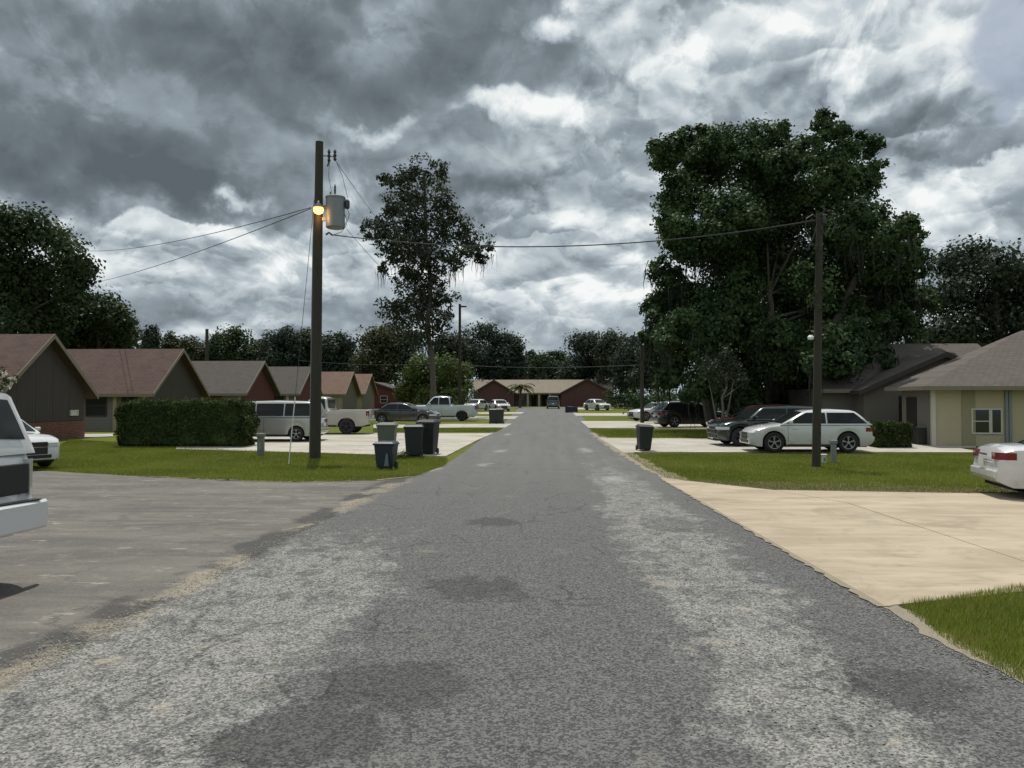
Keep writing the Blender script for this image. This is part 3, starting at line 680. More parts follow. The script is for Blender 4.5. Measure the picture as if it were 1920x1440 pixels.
# tall tree beyond the cars, left of the street
Y = 74
tb = (xat(811, Y), Y, g(Y))
cl = [pc(a[0], a[1], a[2] * 1.12, *a[3:]) for a in [(790, 322, 26, Y, 0), (822, 318, 22, Y, 1), (745, 335, 24, Y, -1), (718, 335, 15, Y, 0), (770, 360, 30, Y, 1), (825, 365, 26, Y, -1), (735, 385, 26, Y, 1), (775, 400, 38, Y, 0), (835, 400, 30, Y, 1),
      (712, 428, 28, Y, 0), (750, 440, 36, Y, -1.5), (800, 440, 40, Y, 1), (850, 430, 32, Y, 0), (890, 448, 28, Y, 1), (908, 468, 16, Y, 0), (870, 475, 24, Y, -1), (735, 480, 26, Y, 1), (790, 490, 34, Y, 0), (840, 490, 26, Y, -1),
      (900, 485, 14, Y, 0), (770, 545, 34, Y, 0), (735, 580, 26, Y, -1), (800, 560, 32, Y, 1), (835, 560, 22, Y, 0), (770, 600, 34, Y, 1), (825, 600, 26, Y, -1), (795, 630, 26, Y, 0), (690, 432, 12, Y, 0), (715, 500, 14, Y, 1), (790, 522, 24, Y, 0), (760, 512, 18, Y, 1), (822, 525, 18, Y, 0)]]
make_tree('tall_oak', 'tall narrow dark tree with a ragged two-tiered crown rising above the parked pickups', 'tree', tb, cl, 21000, .33, M['oak3'], M['bark'], .33,
          aty(795, 330, Y), seed=5, moss=40, clump=26, spread=.19, shell=.5, low=.35)
# massive live oak on the right
Y = 46
ob = (xat(1445, Y), Y, g(Y))
spec = [(1255, 285, 40), (1300, 275, 48), (1360, 262, 45), (1430, 262, 52), (1340, 315, 60), (1420, 330, 70), (1240, 300, 28), (1500, 285, 45), (1550, 245, 42), (1570, 300, 55), (1625, 275, 36), (1640, 320, 32), (1600, 350, 52),
        (1290, 370, 56), (1360, 400, 70), (1260, 410, 38), (1450, 400, 80), (1540, 390, 70), (1620, 410, 60), (1680, 430, 42), (1715, 440, 26), (1280, 460, 55), (1370, 480, 80), (1470, 490, 85), (1570, 480, 75), (1650, 490, 62), (1710, 490, 40),
        (1240, 510, 34), (1270, 550, 55), (1350, 570, 80), (1450, 580, 85), (1550, 570, 80), (1640, 560, 65), (1705, 560, 45), (1225, 575, 30), (1230, 620, 36), (1290, 640, 65), (1380, 660, 75), (1470, 670, 75), (1550, 650, 66), (1630, 630, 55),
        (1700, 620, 40), (1255, 690, 38), (1320, 715, 50), (1400, 730, 55), (1480, 735, 52), (1530, 715, 40), (1580, 690, 44), (1555, 735, 34), (1600, 640, 50), (1480, 770, 34), (1400, 770, 30), (1655, 670, 26), (1690, 665, 18), (1230, 655, 28)]
rr_ = random.Random(3)
cl = []
for px, py, r in spec:
    r *= .86; dy = rr_.uniform(-4.5, 4.0) if r > 36 else rr_.uniform(-3, 2); cl.append(pc(px, py, r * .9, Y, dy, .85))
    for k in range(3 if r > 30 else 2):
        a = rr_.uniform(0, 6.28); q = rr_.uniform(.42, .68) * r; cl.append(pc(px + math.cos(a) * r * .75, py + math.sin(a) * r * .7, q, Y, dy - rr_.uniform(-.5, 2.2), .8))
make_tree('live_oak', 'huge dark spreading live oak with hanging moss behind the white crossover', 'tree', ob, cl, 270000, .245, M['oak'], M['bark'], .42,
          aty(1440, 540, Y), seed=9, moss=190, clump=36, spread=.20, shell=.52, low=.2,
          trunks=[(-1.2, .4, -5, 1, 8, .4), (1.4, .3, 5, 0, 9, .42), (.4, 1.2, 2, 3, 10, .4), (-3.2, .8, -4.6, 1.5, 7, .3)])
# oak at the right margin
Y = 62
cl = [pc(px, py, r, Y, rr_.uniform(-3, 3)) for px, py, r in [(1790, 500, 42), (1830, 480, 38), (1870, 505, 44), (1910, 520, 44), (1770, 560, 44), (1820, 560, 52), (1880, 570, 55), (1930, 580, 55), (1790, 620, 42), (1850, 630, 50), (1910, 640, 50), (1760, 640, 28), (1960, 540, 60), (1970, 620, 60), (1775, 500, 26), (1800, 665, 30)]]
make_tree('shade_oak', 'broad dark oak rising behind the yellow house at the right margin', 'tree', (xat(1880, Y), Y, g(Y)), cl, 26000, .36, M['oak2'], M['bark'], .5, aty(1870, 520, Y), seed=12, moss=30, clump=22, spread=.28, shell=.4)
# big tree at left margin and the lower one beside it
Y = 62
cl = [pc(px, py, r, Y, rr_.uniform(-3, 3)) for px, py, r in [(20, 430, 42), (65, 425, 38), (100, 450, 36), (130, 480, 36), (155, 510, 28), (-30, 450, 60), (20, 500, 56), (80, 520, 55), (135, 545, 36), (30, 570, 60), (90, 590, 55), (-40, 560, 70), (10, 620, 50), (70, 625, 40), (165, 500, 18), (10, 405, 20)]]
make_tree('broadleaf_tree', 'large open-crowned tree towering over the leftmost house', 'tree', (xat(20, Y), Y, g(Y)), cl, 24000, .40, M['far1'], M['bark'], .5, aty(30, 470, Y), seed=14, moss=10, clump=18, spread=.30, shell=.4)
Y = 70
cl = [pc(px, py, r, Y, rr_.uniform(-3, 3)) for px, py, r in [(150, 580, 34), (190, 585, 38), (225, 600, 26), (140, 630, 44), (200, 625, 44), (235, 625, 24), (170, 655, 40), (230, 655, 30), (90, 640, 40), (250, 630, 14)]]
make_tree('broadleaf_tree', 'rounded mid-height green tree directly behind the second house from the left', 'tree', (xat(185, Y), Y, g(Y)), cl, 18000, .38, M['far1'], M['bark'], .35, aty(185, 600, Y), seed=15, clump=20, spread=.25)
# light green bushy trees behind the white pickup
Y = 92
cl = [pc(px, py, r, Y, rr_.uniform(-3, 3)) for px, py, r in [(785, 690, 26), (770, 715, 24), (800, 720, 30), (760, 735, 20), (840, 690, 26), (865, 700, 22), (850, 720, 28), (825, 730, 26), (872, 725, 16), (810, 690, 22), (800, 745, 24), (850, 745, 22)]]
make_tree('bushy_tree', 'low light green bushy tree behind the white crew cab pickup', 'tree', (xat(820, Y), Y, g(Y)), cl, 12000, .40, M['lime'], M['bark'], .22, aty(820, 690, Y), seed=17, clump=20, spread=.25)
# pale-trunked small tree standing in front of the big oak's shade
Y = 38.5
cl = [pc(px, py, r, Y, rr_.uniform(-1, 1)) for px, py, r in [(1335, 690, 20), (1362, 665, 16), (1375, 695, 18), (1345, 715, 14), (1392, 720, 12)]]
make_tree('crape_myrtle', 'slender pale-barked small tree in the shade beside the maroon car', 'tree', (xat(1352, Y), Y, g(Y)), cl, 1500, .16, M['oak2'], M['bark_pale'], .085, aty(1362, 668, Y), seed=18, clump=14, spread=.3,
          trunks=[(.12, 0, .7, .2, 3.0, .05), (-.1, .05, -.6, 0, 2.9, .05)], low=.25)
# white blooming bush by the leftmost house
Y = 24.5
cl = [pc(px, py, r, Y, rr_.uniform(-.4, .4)) for px, py, r in [(-10, 712, 22), (10, 718, 14), (26, 712, 10), (-30, 740, 30), (2, 700, 12), (-45, 790, 34)]]
sb = make_tree('flowering_shrub', 'shrub with white blossoms above the white van at the left margin', 'shrub', (xat(-25, Y), Y, g(Y)), cl, 1500, .10, M['hedge'], M['bark_pale'], .04, aty(-20, 735, Y), seed=19, clump=14, spread=.25)
Bv = sb.location; V, Fq = leaf_cloud([(c[0] - Bv.x, c[1] - Bv.y, c[2] - Bv.z, *c[3:]) for c in cl], 1600, .075, clump=18, spread=.16, seed=3)
raw_mesh('blossom', V, Fq, M['bloom'], sb)

# distant individual trees along the back of the estate: (px of crown centre, top row, half-width px, depth, leaf, label)
protos = []
def far_proto(seed, leaf, conic=False, nl=5200):
    r = random.Random(seed); cl = []
    for i in range(20):
        a = r.uniform(0, 6.28); h = r.uniform(.34, .86); k = (1 - h) * .62 if conic else .46 * math.sqrt(max(.05, 1 - ((h - .42) / .5) ** 2))
        cl.append((math.cos(a) * k * r.uniform(.6, 1), math.sin(a) * k * r.uniform(.3, 1), h, .19, .19, .15))
    cl.append((0, 0, .88, .12, .12, .10)); cl.append((0, 0, .6, .24, .24, .22))
    cl = [(a * 15, b * 15, c * 15, d * 15, e * 15, f * 15) for a, b, c, d, e, f in cl]
    return cl
specs = [(285, 605, 26, 120, 'far3', 'pointed dark tree between the second house and the distant chimney-like pole', 1), (318, 614, 24, 125, 'far2', 'thin-topped tree just right of the pointed dark one behind the third house', 1),
 (362, 628, 34, 150, 'far2', 'low olive tree left of the far bare pole above the third roof', 0), (437, 606, 44, 150, 'far1', 'round domed tree right of the far bare pole', 0), (483, 628, 30, 160, 'far2', 'small tree right of the round domed one', 0),
 (527, 610, 36, 150, 'far3', 'dark tree above the fourth roof, left of the utility pole', 0), (572, 612, 34, 155, 'far1', 'tree immediately left of the utility pole in the far row', 0), (632, 618, 36, 150, 'far3', 'tree immediately right of the utility pole in the far row', 0),
 (700, 608, 40, 130, 'far2', 'brownish tree behind the lower left side of the tall narrow tree', 0), (742, 600, 44, 134, 'oak2', 'dense tree half hidden by the trunk of the tall narrow tree', 0), (900, 600, 46, 152, 'far3', 'broad dark tree right of the tall narrow tree', 0),
 (950, 622, 36, 155, 'far3', 'dark tree above the left red gable at the end of the street', 0), (993, 652, 28, 190, 'far1', 'lowest tree in the dip above the street end', 0), (1035, 654, 28, 200, 'far1', 'hazy green tree right of the dip above the street end', 0),
 (1100, 618, 44, 150, 'far3', 'round dark tree above the right red gable at the street end', 0), (1150, 616, 40, 145, 'oak2', 'dark tree left of the slim pole beside the live oak', 0), (1192, 622, 36, 120, 'far3', 'dark tree directly behind the slim pole beside the live oak', 0),
 (845, 620, 30, 145, 'oak2', 'dark tree seen between the tall tree trunk and the slim pole', 0), (590, 640, 40, 190, 'far2', 'farther olive tree behind the utility pole', 0), (410, 640, 40, 200, 'far3', 'farther dark tree behind the far bare pole', 0),
 (1230, 640, 40, 110, 'oak2', 'dark tree peeping out left of the live oak crown', 0), (1740, 600, 40, 90, 'oak2', 'dark tree in the gap between live oak and the right-hand oak', 0)]
for i, (px, ty, hw, Y, lf, lab, con) in enumerate(specs):
    z0 = g(Y); top = aty(px, ty, Y).z; H = top - z0; cl = far_proto(100 + i, lf, con); w = hw * Y / F
    cl = [(a * w / 7.5, b * w / 7.5, c * H / 15.0, d * w / 7.0, e * w / 7.0, f * H / 16.5) for a, b, c, d, e, f in cl]
    X = xat(px, Y); cl = [(a + X, b + Y, c + z0, d, e, f) for a, b, c, d, e, f in cl]
    make_tree('shade_tree' if not con else 'cypress_tree', lab, 'tree', (X, Y, z0), cl, 11000, .50 * Y / 130, M[lf], M['bark'], .3, (X, Y, z0 + H * .75), seed=200 + i, clump=16, spread=.36, group='trees along the far edge of the estate')
# the unbroken wood beyond
cl = []
for i in range(120):
    px = -150 + i * 18.5 + rr_.uniform(-8, 8); Y = rr_.uniform(195, 230); ty = rr_.uniform(634, 668) if px < 940 or px > 1080 else rr_.uniform(660, 676)
    p = aty(px, ty, Y); cl.append((p.x, Y, p.z - 2.2, 3.6, 3.0, 2.6)); cl.append((p.x + rr_.uniform(-2, 2), Y - 2, p.z - 6.8, 4.2, 3.0, 4.2))
V, Fq = leaf_cloud(cl, 60000, .75, clump=16, spread=.3, seed=77); prop(raw_mesh('woodland', V, Fq, M['far3']), kind='stuff')
# shrubbery closing the gaps at ground level beyond the cars
cl = []
for (px0, px1, Y, top) in [(770, 880, 112, 722), (1148, 1240, 118, 722), (1190, 1330, 70, 735), (1240, 1560, 58, 728), (1560, 1640, 60, 740)]:
    n = int((px1 - px0) / 13) + 1
    for i in range(n):
        p = aty(px0 + (px1 - px0) * i / max(1, n - 1), top + rr_.uniform(-4, 6), Y + rr_.uniform(-1, 1)); h = p.z - g(Y); cl.append((p.x, p.y, g(Y) + h * .5, .9 * Y / 90, .8, h * .5))
V, Fq = leaf_cloud(cl, 22000, .30, clump=16, spread=.26, seed=78); prop(raw_mesh('undergrowth', V, Fq, M['oak']), kind='stuff')

# palm before the far red house
Y = 124; px = 975; z0 = g(Y); X = xat(px, Y)
pr = empty('palm_tree', (X, Y, z0), 0, 'short palm in front of the red gabled house at the end of the street', 'palm')
MB().tube([(0, 0, -.1), (.05, 0, 1.5), (.1, 0, 3.4)], [.24, .18, .16], 8).build('trunk', M['bark'], pr, smooth=True)
for k in range(22):
    a = k * 2.4; up = 1.1 - .05 * k; mb = MB(); L = 2.3
    for s in (-1, 1):
        pts = []
        for i in range(6):
            t_ = i / 5; r_ = L * t_; z_ = 3.4 + up * r_ * .8 - .34 * r_ * r_
            c = Vector((math.cos(a) * r_ + .1, math.sin(a) * r_, z_)); sd_ = Vector((-math.sin(a), math.cos(a), 0)) * s * .36 * math.sin(math.pi * min(1, t_ + .12)); pts.append((c, c + sd_ + Vector((0, 0, -.14))))
        for i in range(5): mb.face([pts[i][0], pts[i][1], pts[i + 1][1], pts[i + 1][0]])
    mb.build('frond', M['palm'], pr)

# hedges
def hedge(label, x0, x1, y0, y1, h, n, seed, base=0.05):
    root = empty('hedge', ((x0 + x1) / 2, (y0 + y1) / 2, g((y0 + y1) / 2)), 0, label, 'hedge')
    w, d = (x1 - x0) / 2, (y1 - y0) / 2; mb = MB(); r = random.Random(seed)
    for _ in range(16):
        a, b_ = r.uniform(-w * .9, w * .9), r.uniform(-d * .6, d * .6)
        mb.tube([(a, b_, -.05), (a + r.uniform(-.1, .1), b_, h * .8)], [.025, .01], 5)
    mb.build('stem', M['bark'], root)
    rg = np.random.default_rng(seed); P = rg.uniform(-1, 1, (n, 3)); ax = rg.integers(0, 3, n); sh = rg.random(n) < .8
    for k in range(3):
        mk = (ax == k) & sh; P[mk, k] = np.sign(P[mk, k]) * rg.uniform(.9, 1.02, mk.sum())
    lump = 1 + .03 * np.sin(P[:, 0] * 9 + seed) * np.cos(P[:, 1] * 3) + .03 * np.sin(P[:, 0] * 23 + 2) + .02 * rg.normal(size=n) + (rg.random(n) < .012) * rg.uniform(0, .12, n); P[:, :2] *= (1 - .05 * np.clip(P[:, 2:3], 0, 1) ** 3 + .03 * np.sin(P[:, 2:3] * 5 + P[:, 0:1] * 14))
    P = np.stack([P[:, 0] * w * (1 - .04 * (P[:, 2] < -.5)), P[:, 1] * d * (1 - .1 * (P[:, 2] < -.5)), (P[:, 2] * .5 + .5) * (h - base) * lump + base], 1)
    u = rg.normal(size=(n, 3)); u /= np.linalg.norm(u, axis=1)[:, None]; q = np.cross(u, rg.normal(size=(n, 3))); q /= np.linalg.norm(q, axis=1)[:, None]
    s = (.085 * rg.uniform(.6, 1.3, n))[:, None]; V = np.empty((n, 4, 3)); V[:, 0] = P - u * s * .5; V[:, 1] = P + q * s * .35; V[:, 2] = P + u * s * .5; V[:, 3] = P - q * s * .35
    raw_mesh('foliage', V.reshape(-1, 3), np.arange(4 * n).reshape(n, 4), M['hedge'], root)
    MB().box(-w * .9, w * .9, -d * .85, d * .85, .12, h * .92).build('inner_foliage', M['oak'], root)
    return root
Yh = gp(330, 839)[1]
hedge('long clipped boxy hedge in front of the second house, beside the silver minivan', xat(217, Yh), xat(458, Yh), Yh, Yh + 1.5, 1.90 - g(Yh) * .2, 42000, 3)
Yr = gp(1675, 841)[1]
hedge('small clipped hedge directly behind the white crossover, before the tan house', xat(1642, Yr), xat(1712, Yr), Yr, Yr + 1.4, 1.0, 11000, 5)

# ------------------------------------------------------------------ houses
def window(parent, x, y, z, w, h, face, frame=M['trim_w'], mull=True, gl=None):
    """face: 'S' looks towards -Y, 'E' looks towards +X"""
    f = MB(); t_ = .06; dp = .05
    def bx(a0, a1, z0, z1, d0, d1, mb):
        if face == 'S': mb.box(x + a0, x + a1, y - d1, y - d0, z + z0, z + z1)
        else: mb.box(x + d0, x + d1, y + a0, y + a1, z + z0, z + z1)
    for a in ((-w / 2 - t_, -w / 2, -t_, h + t_), (w / 2, w / 2 + t_, -t_, h + t_), (-w / 2, w / 2, h, h + t_), (-w / 2, w / 2, -t_, 0)): bx(*a, -.02, dp, f)
    if mull: bx(-w / 2, w / 2, h / 2 - .02, h / 2 + .02, -.02, dp - .01, f)
    fo = f.build('window', frame, parent); p = MB(); bx(-w / 2, w / 2, 0, h, .002, .016, p); p.build('pane', gl or M['winglass'], fo)
    return fo
def house(label, x_front, x_back, y0, y1, mats, wall_h=2.5, rise=2.35, ovh=.45, features=(), panels=True, wains=False, group=None):
    """ridge along X; the gable end faces the street (+X)"""
    yc = (y0 + y1) / 2; z0 = g(yc) - .05; root = empty('house', (x_front, yc, z0), 0, label, 'house', group)
    L = x_back - x_front; hw = (y1 - y0) / 2; roof, sid, wall, trim = mats; ze = wall_h; zr = wall_h + rise
    mb = MB(); mb.box(L, 0, -hw, -hw + .15, -.2, ze); mb.box(L, 0, hw - .15, hw, -.2, ze); mb.box(L, L + .15, -hw + .15, hw - .15, -.2, ze); mb.build('wall', wall, root)
    gm = MB(); gm.prism([(-.02, -hw + .15, -.2), (-.02, hw - .15, -.2), (-.02, hw - .15, ze), (-.02, 0, zr - .12), (-.02, -hw + .15, ze)], (-.15, 0, 0)); gm.build('gable_wall', sid, root)
    if panels:
        npn = max(4, int(round(2 * hw / 1.22))); wl = .95 if wains else .1
        for i in range(npn):
            a = -hw + 2 * hw * i / npn + .008; b_ = -hw + 2 * hw * (i + 1) / npn - .008
            zt = lambda v: ze + (rise - .12) * (1 - abs(v) / hw)
            pts = [(-.018, a, wl), (-.018, b_, wl), (-.018, b_, zt(b_))] + ([(-.018, 0, zt(0))] if a < -.01 and b_ > .01 else []) + [(-.018, a, zt(a))]
            MB().prism(pts, (.035, 0, 0)).build('siding_panel', sid, root)
        if wains: MB().box(-.018, .05, -hw, hw, -.2, .93).build('brick_wainscot', M['brick'], root)
    sl = rise / hw
    for s in (-1, 1):
        e = hw + ovh; zl = ze - sl * ovh + .05; zt_ = zr + .05; th = .16
        mb = MB(); mb.prism([(ovh, s * e, zl), (ovh, 0, zt_), (ovh, 0, zt_ - th), (ovh, s * e, zl - th)], (L - 2 * ovh, 0, 0)); mb.build('roof_slope', roof, root)
        MB().prism([(ovh + .003, s * (e + .01), zl + .012), (ovh + .003, 0, zt_ + .012), (ovh + .003, 0, zt_ - .21), (ovh + .003, s * (e + .01), zl - .20)], (.03, 0, 0)).build('rake_board', trim, root)
        MB().box(L - ovh, ovh - .01, s * (e + .004), s * (e + .034), zl - .18, zl + .0).build('fascia', trim, root)
    for ft in features:
        if ft[0] == 'win': window(root, ft[1], -hw, ft[2], ft[3], ft[4], 'S', M['trim_d'])
        if ft[0] == 'door':
            d = MB().box(ft[1] - ft[2] / 2, ft[1] + ft[2] / 2, -hw - .03, -hw + .01, 0, 2.08).build('door', ft[3], root)
            MB().lathe([(.03, 0), (.035, .02), (.0, .05)], 8, 'Y', (ft[1] + ft[2] / 2 - .1, -hw - .08, 1.0)).build('handle', M['galv'], d)
        if ft[0] == 'post': MB().box(ft[1] - .11, ft[1] + .11, -hw - .12, -hw - .004, -.15, ze).build('corner_board', M['trim_w'] if len(ft) > 2 else M['stucco_b'], root)
        if ft[0] == 'sign': window(root, .04, ft[1], ft[2], .5, .16, 'E', M['trim_w'], False, M['plate'])
        if ft[0] == 'gwin': window(root, .03, ft[1], ft[2], ft[3], ft[4], 'E', M['trim_d'])
    return root
XF = -23.0
gh = 'gabled duplexes along the left side of the street'
house('leftmost house: dark brown gable over brick wainscot and red-brown roof', XF, XF - 13, 31.6, 37.8, (M['roof_red'], M['sid_brown'], M['lap_beige'], M['trim']), rise=2.45, wains=True, features=[('sign', 2.2, 1.25)], group=gh)
house('second house from the left: dark brown gable, red-brown roof, beige wall with dark door', XF, XF - 15, 44.2, 50.8, (M['roof_red'], M['sid_brown'], M['lap_grey'], M['trim']), rise=2.5,
      features=[('win', -3.15, .95, 1.15, 1.15), ('door', -1.15, 1.0, M['door_dark']), ('post', -2.0), ('post', -.3)], group=gh)
house('third house from the left: bright red gable under a grey roof', XF, XF - 13, 58.2, 65.0, (M['roof_grey'], M['sid_red'], M['lap_beige'], M['trim']), features=[('door', -2.1, 1.0, M['door_red']), ('door', -4.1, 1.0, M['door_red']), ('post', -.25), ('post', -3.1)], group=gh)
house('fourth house from the left: red gable and grey roof, behind the utility pole', XF, XF - 13, 71.0, 77.6, (M['roof_grey'], M['sid_red'], M['lap_grey'], M['trim']), features=[('door', -2.0, 1.6, M['door_dark']), ('post', -3.0, 1), ('post', -.8, 1)], group=gh)
house('fifth house from the left: rust coloured roof just right of the utility pole', XF, XF - 13, 87.5, 94.2, (M['roof_rust'], M['sid_olive'], M['stucco_b'], M['trim']), features=[('win', -3, .9, 1.2, 1.1), ('post', -.3)], group=gh)
house('sixth house from the left: small rust coloured roof and olive gable', XF, XF - 13, 97.2, 104.0, (M['roof_rust'], M['sid_olive'], M['stucco_b'], M['trim']), features=[('door', -2.0, 1.2, M['door_dark']), ('post', -.3)], group=gh)

def gable_block(root, xc, hw, y, depth, wall_h, rise, sid, roof, trim, ovh=.4, panels=5):
    """a wing whose gable faces the camera; local coordinates"""
    zr = wall_h + rise; MB().prism([(xc - hw, y, -.2), (xc + hw, y, -.2), (xc + hw, y, wall_h), (xc, y, zr - .08), (xc - hw, y, wall_h)], (0, depth, 0)).build('gable_wall', sid, root)
    for i in range(panels):
        a = xc - hw + 2 * hw * i / panels + .01; b_ = xc - hw + 2 * hw * (i + 1) / panels - .01
        zt = lambda v: wall_h + (rise - .1) * (1 - abs(v - xc) / hw)
        pts = [(a, y - .03, .05), (b_, y - .03, .05), (b_, y - .03, zt(b_))] + ([(xc, y - .03, zt(xc))] if a < xc - .02 < b_ - .02 and abs((a + b_) / 2 - xc) < hw / panels * .9 else []) + [(a, y - .03, zt(a))]
        MB().prism(pts, (0, .027, 0)).build('siding_panel', sid, root)
    sl = rise / hw
    for s in (-1, 1):
        e = hw + ovh; zl = wall_h - sl * ovh + .05
        MB().prism([(xc + s * e, y - ovh, zl), (xc, y - ovh, zr + .05), (xc, y - ovh, zr - .10), (xc + s * e, y - ovh, zl - .15)], (0, depth + ovh, 0)).build('roof_slope', roof, root)
        MB().prism([(xc + s * e, y - ovh - .03, zl + .01), (xc, y - ovh - .03, zr + .06), (xc, y - ovh - .03, zr - .2), (xc + s * e, y - ovh - .03, zl - .24)], (0, .027, 0)).build('rake_board', trim, root)
# seventh: red house with its gable towards the camera
Y = 116; X = xat(700, Y); root = empty('house', (X, Y, g(Y)), 0, 'dark red house with a low grey roof half hidden by the bushy tree', 'house')
gable_block(root, 0, 4.6, 0, 9, 2.5, 1.55, M['sid_red'], M['roof_grey'], M['trim_d'])
window(root, 1.6, -.035, .9, 1.0, 1.0, 'S', M['trim_w'])
# street-end block
Y = 140; z0 = g(Y); X = xat(1015, Y); root = empty('house', (X, Y, z0), 0, 'wide house closing the street end with two dark red gables and tan roof', 'house')
k = Y / F
def fx(px): return xat(px, Y) - X
gable_block(root, fx(928), (fx(965) - fx(891)) / 2, -2.5, 8, 2.6, 2.15, M['sid_maroon'], M['roof_tan'], M['trim_d'], panels=6)
gable_block(root, fx(1099), (fx(1147) - fx(1052)) / 2, -3.0, 8, 2.5, 2.45, M['sid_maroon'], M['roof_tan'], M['trim_d'], panels=7)
MB().box(fx(890), fx(1145), 2, 2.2, -.3, 2.6).build('wall', M['stucco_b'], root)
mb = MB(); x0_, x1_ = fx(884), fx(1149); mb.prism([(x0_, -1.9, 2.45), (x0_, 4.2, 4.95), (x0_, 10, 2.45), (x0_, 10, 2.3), (x0_, 4.2, 4.8), (x0_, -1.9, 2.3)], (x1_ - x0_, 0, 0)); mb.build('roof_slope', M['roof_tan'], root)
MB().box(fx(965), fx(1052), -1.93, -1.90, 2.22, 2.45).build('fascia', M['trim'], root)
for px in (962, 990, 1011, 1031): MB().box(fx(px) - .16, fx(px) + .16, -1.8, -1.48, -.2, 2.4).build('porch_post', M['stucco_b'], root)
for px in (1001, 1021): MB().box(fx(px) - .5, fx(px) + .5, 1.93, 1.99, 0, 2.1).build('door', M['door_dark'], root)
window(root, fx(980), 1.95, .9, 1.3, 1.2, 'S'); window(root, fx(1041), 1.95, .9, 1.2, 1.2, 'S')
Y2 = 168; r2 = empty('house', (xat(1070, Y2), Y2, g(Y2)), 0, 'distant house whose pale roof tip shows above the street-end roof', 'house')
MB().box(-5, 5, 0, 8, -.2, 2.6).build('wall', M['stucco_b'], r2)
MB().prism([(-5.5, -.5, 2.5), (5.5, -.5, 2.5), (5.5, 8.5, 2.5), (-5.5, 8.5, 2.5)], (0, 0, .12)).build('soffit', M['trim'], r2)
MB().mesh([(-5.5, -.5, 2.62), (5.5, -.5, 2.62), (5.5, 8.5, 2.62), (-5.5, 8.5, 2.62), (-2.2, 4, 5.5), (2.2, 4, 5.5)], [(0, 1, 5, 4), (1, 2, 5), (2, 3, 4, 5), (3, 0, 4)]).build('roof', M['roof_tan'], r2)

# right-hand houses
Y = 33.2; z0 = g(Y) - .05; X = xat(1746, Y); root = empty('house', (X, Y, z0), 0, 'pale yellow house with a grey hip roof at the right edge', 'house')
W_, D_ = 15.0, 10.5
MB().box(0, W_, 0, 2.6, -.2, 2.5).build('wall', M['stucco_y'], root)
MB().box(5.5, W_, 2.6, D_, -.2, 2.5).build('rear_wall', M['stucco_y'], root)
MB().box(-.03, -.003, .12, 2.6, -.1, 2.42).build('side_wall_shade', M['stucco_t'], root)  # thin tan skin: the side wall's shade put into its colour
MB().box(-.07, -.033, 1.2, 2.1, 0, 2.1).build('door', M['door_dark'], root)
o_ = .6
zt_ = 2.55; ridge = 2.8
MB().mesh([(-o_, -o_, zt_), (W_ + o_, -o_, zt_), (W_ + o_, D_ + o_, zt_), (-o_, 3.0, zt_), (6.9, D_ / 2, zt_ + ridge), (W_ - 6.2, D_ / 2, zt_ + ridge), (5.0, D_ + o_, zt_), (5.0, 3.3, zt_)], [(0, 1, 5, 4), (1, 2, 5), (2, 6, 7, 4, 5), (7, 3, 4), (3, 0, 4), (3, 7, 6, 2, 1, 0)]).build('roof', M['roof_taupe'], root)
for a in ((-o_ - .02, W_ + o_ + .02, -o_ - .03, -o_ - .003, zt_ - .16, zt_ + .01), (-o_ - .03, -o_ - .003, -o_ - .003, 3.0, zt_ - .16, zt_ + .01)): MB().box(*a).build('fascia', M['trim'], root)
for px, wd in ((1749, .16), (1886, .12), (1893, .12)): MB().box(xat(px, Y) - X - wd / 2, xat(px, Y) - X + wd / 2, -.07, -.005, -.1, 2.42).build('corner_board' if px == 1749 else 'downspout', M['trim_w'] if px == 1749 else M['galv'], root)
window(root, xat(1838, Y) - X, 0, .62, .66, .95, 'S'); window(root, xat(1852, Y) - X + .33, 0, .62, .36, .95, 'S', mull=False)
MB().box(xat(1803, Y) - X, xat(1828, Y) - X, -.03, -.004, 0, 2.45).build('stucco_band', plain('pale_band', (0.30, 0.265, 0.17), .9), root)

Y = 39.5; z0 = g(Y) - .05; X = xat(1562, Y); root = empty('house', (X, Y, z0), 0, 'tan house with grey roof in the live oak shade, left of the yellow house', 'house')
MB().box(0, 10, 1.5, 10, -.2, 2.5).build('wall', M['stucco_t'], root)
MB().prism([(-.4, 1.0, 2.45), (-.4, 6, 5.15), (-.4, 10.6, 2.45), (-.4, 10.6, 2.3), (-.4, 6, 5.0), (-.4, 1.0, 2.3)], (10.8, 0, 0)).build('roof_slope', M['roof_taupe'], root)
MB().box(-.4, 10.4, .965, .997, 2.27, 2.46).build('fascia', M['trim'], root)
gx = xat(1772, Y) - X; gable_block(root, gx, 3.9, .2, 5, 2.5, 1.75, M['stucco_t'], M['roof_taupe'], M['trim_d'], panels=0)
MB().box(xat(1696, Y) - X - .2, xat(1696, Y) - X + .12, .14, .195, 0, 2.1).build('door', M['door_dark'], root)
MB().box(xat(1662, Y) - X, xat(1668, Y) - X, 1.4, 1.496, 0, 2.3).build('downspout', M['trim_d'], root)
# air conditioner by the yellow house
Y = 33.9; ac = empty('air_conditioner', (xat(1731, Y), Y, g(Y)), 0, 'black outdoor air conditioning unit against the yellow house corner', 'air conditioner')
MB().box(-.36, .36, -.36, .36, 0, .74).build('housing', M['black'], ac, bevel=.02)
MB().lathe([(.3, .742), (.3, .77), (.26, .79)], 18).build('fan_guard', M['galv'], ac)
for k_ in range(9): MB().box(-.33, .33, -.372, -.362, .08 + k_ * .07, .11 + k_ * .07).build('louvre', M['trim_d'], ac)
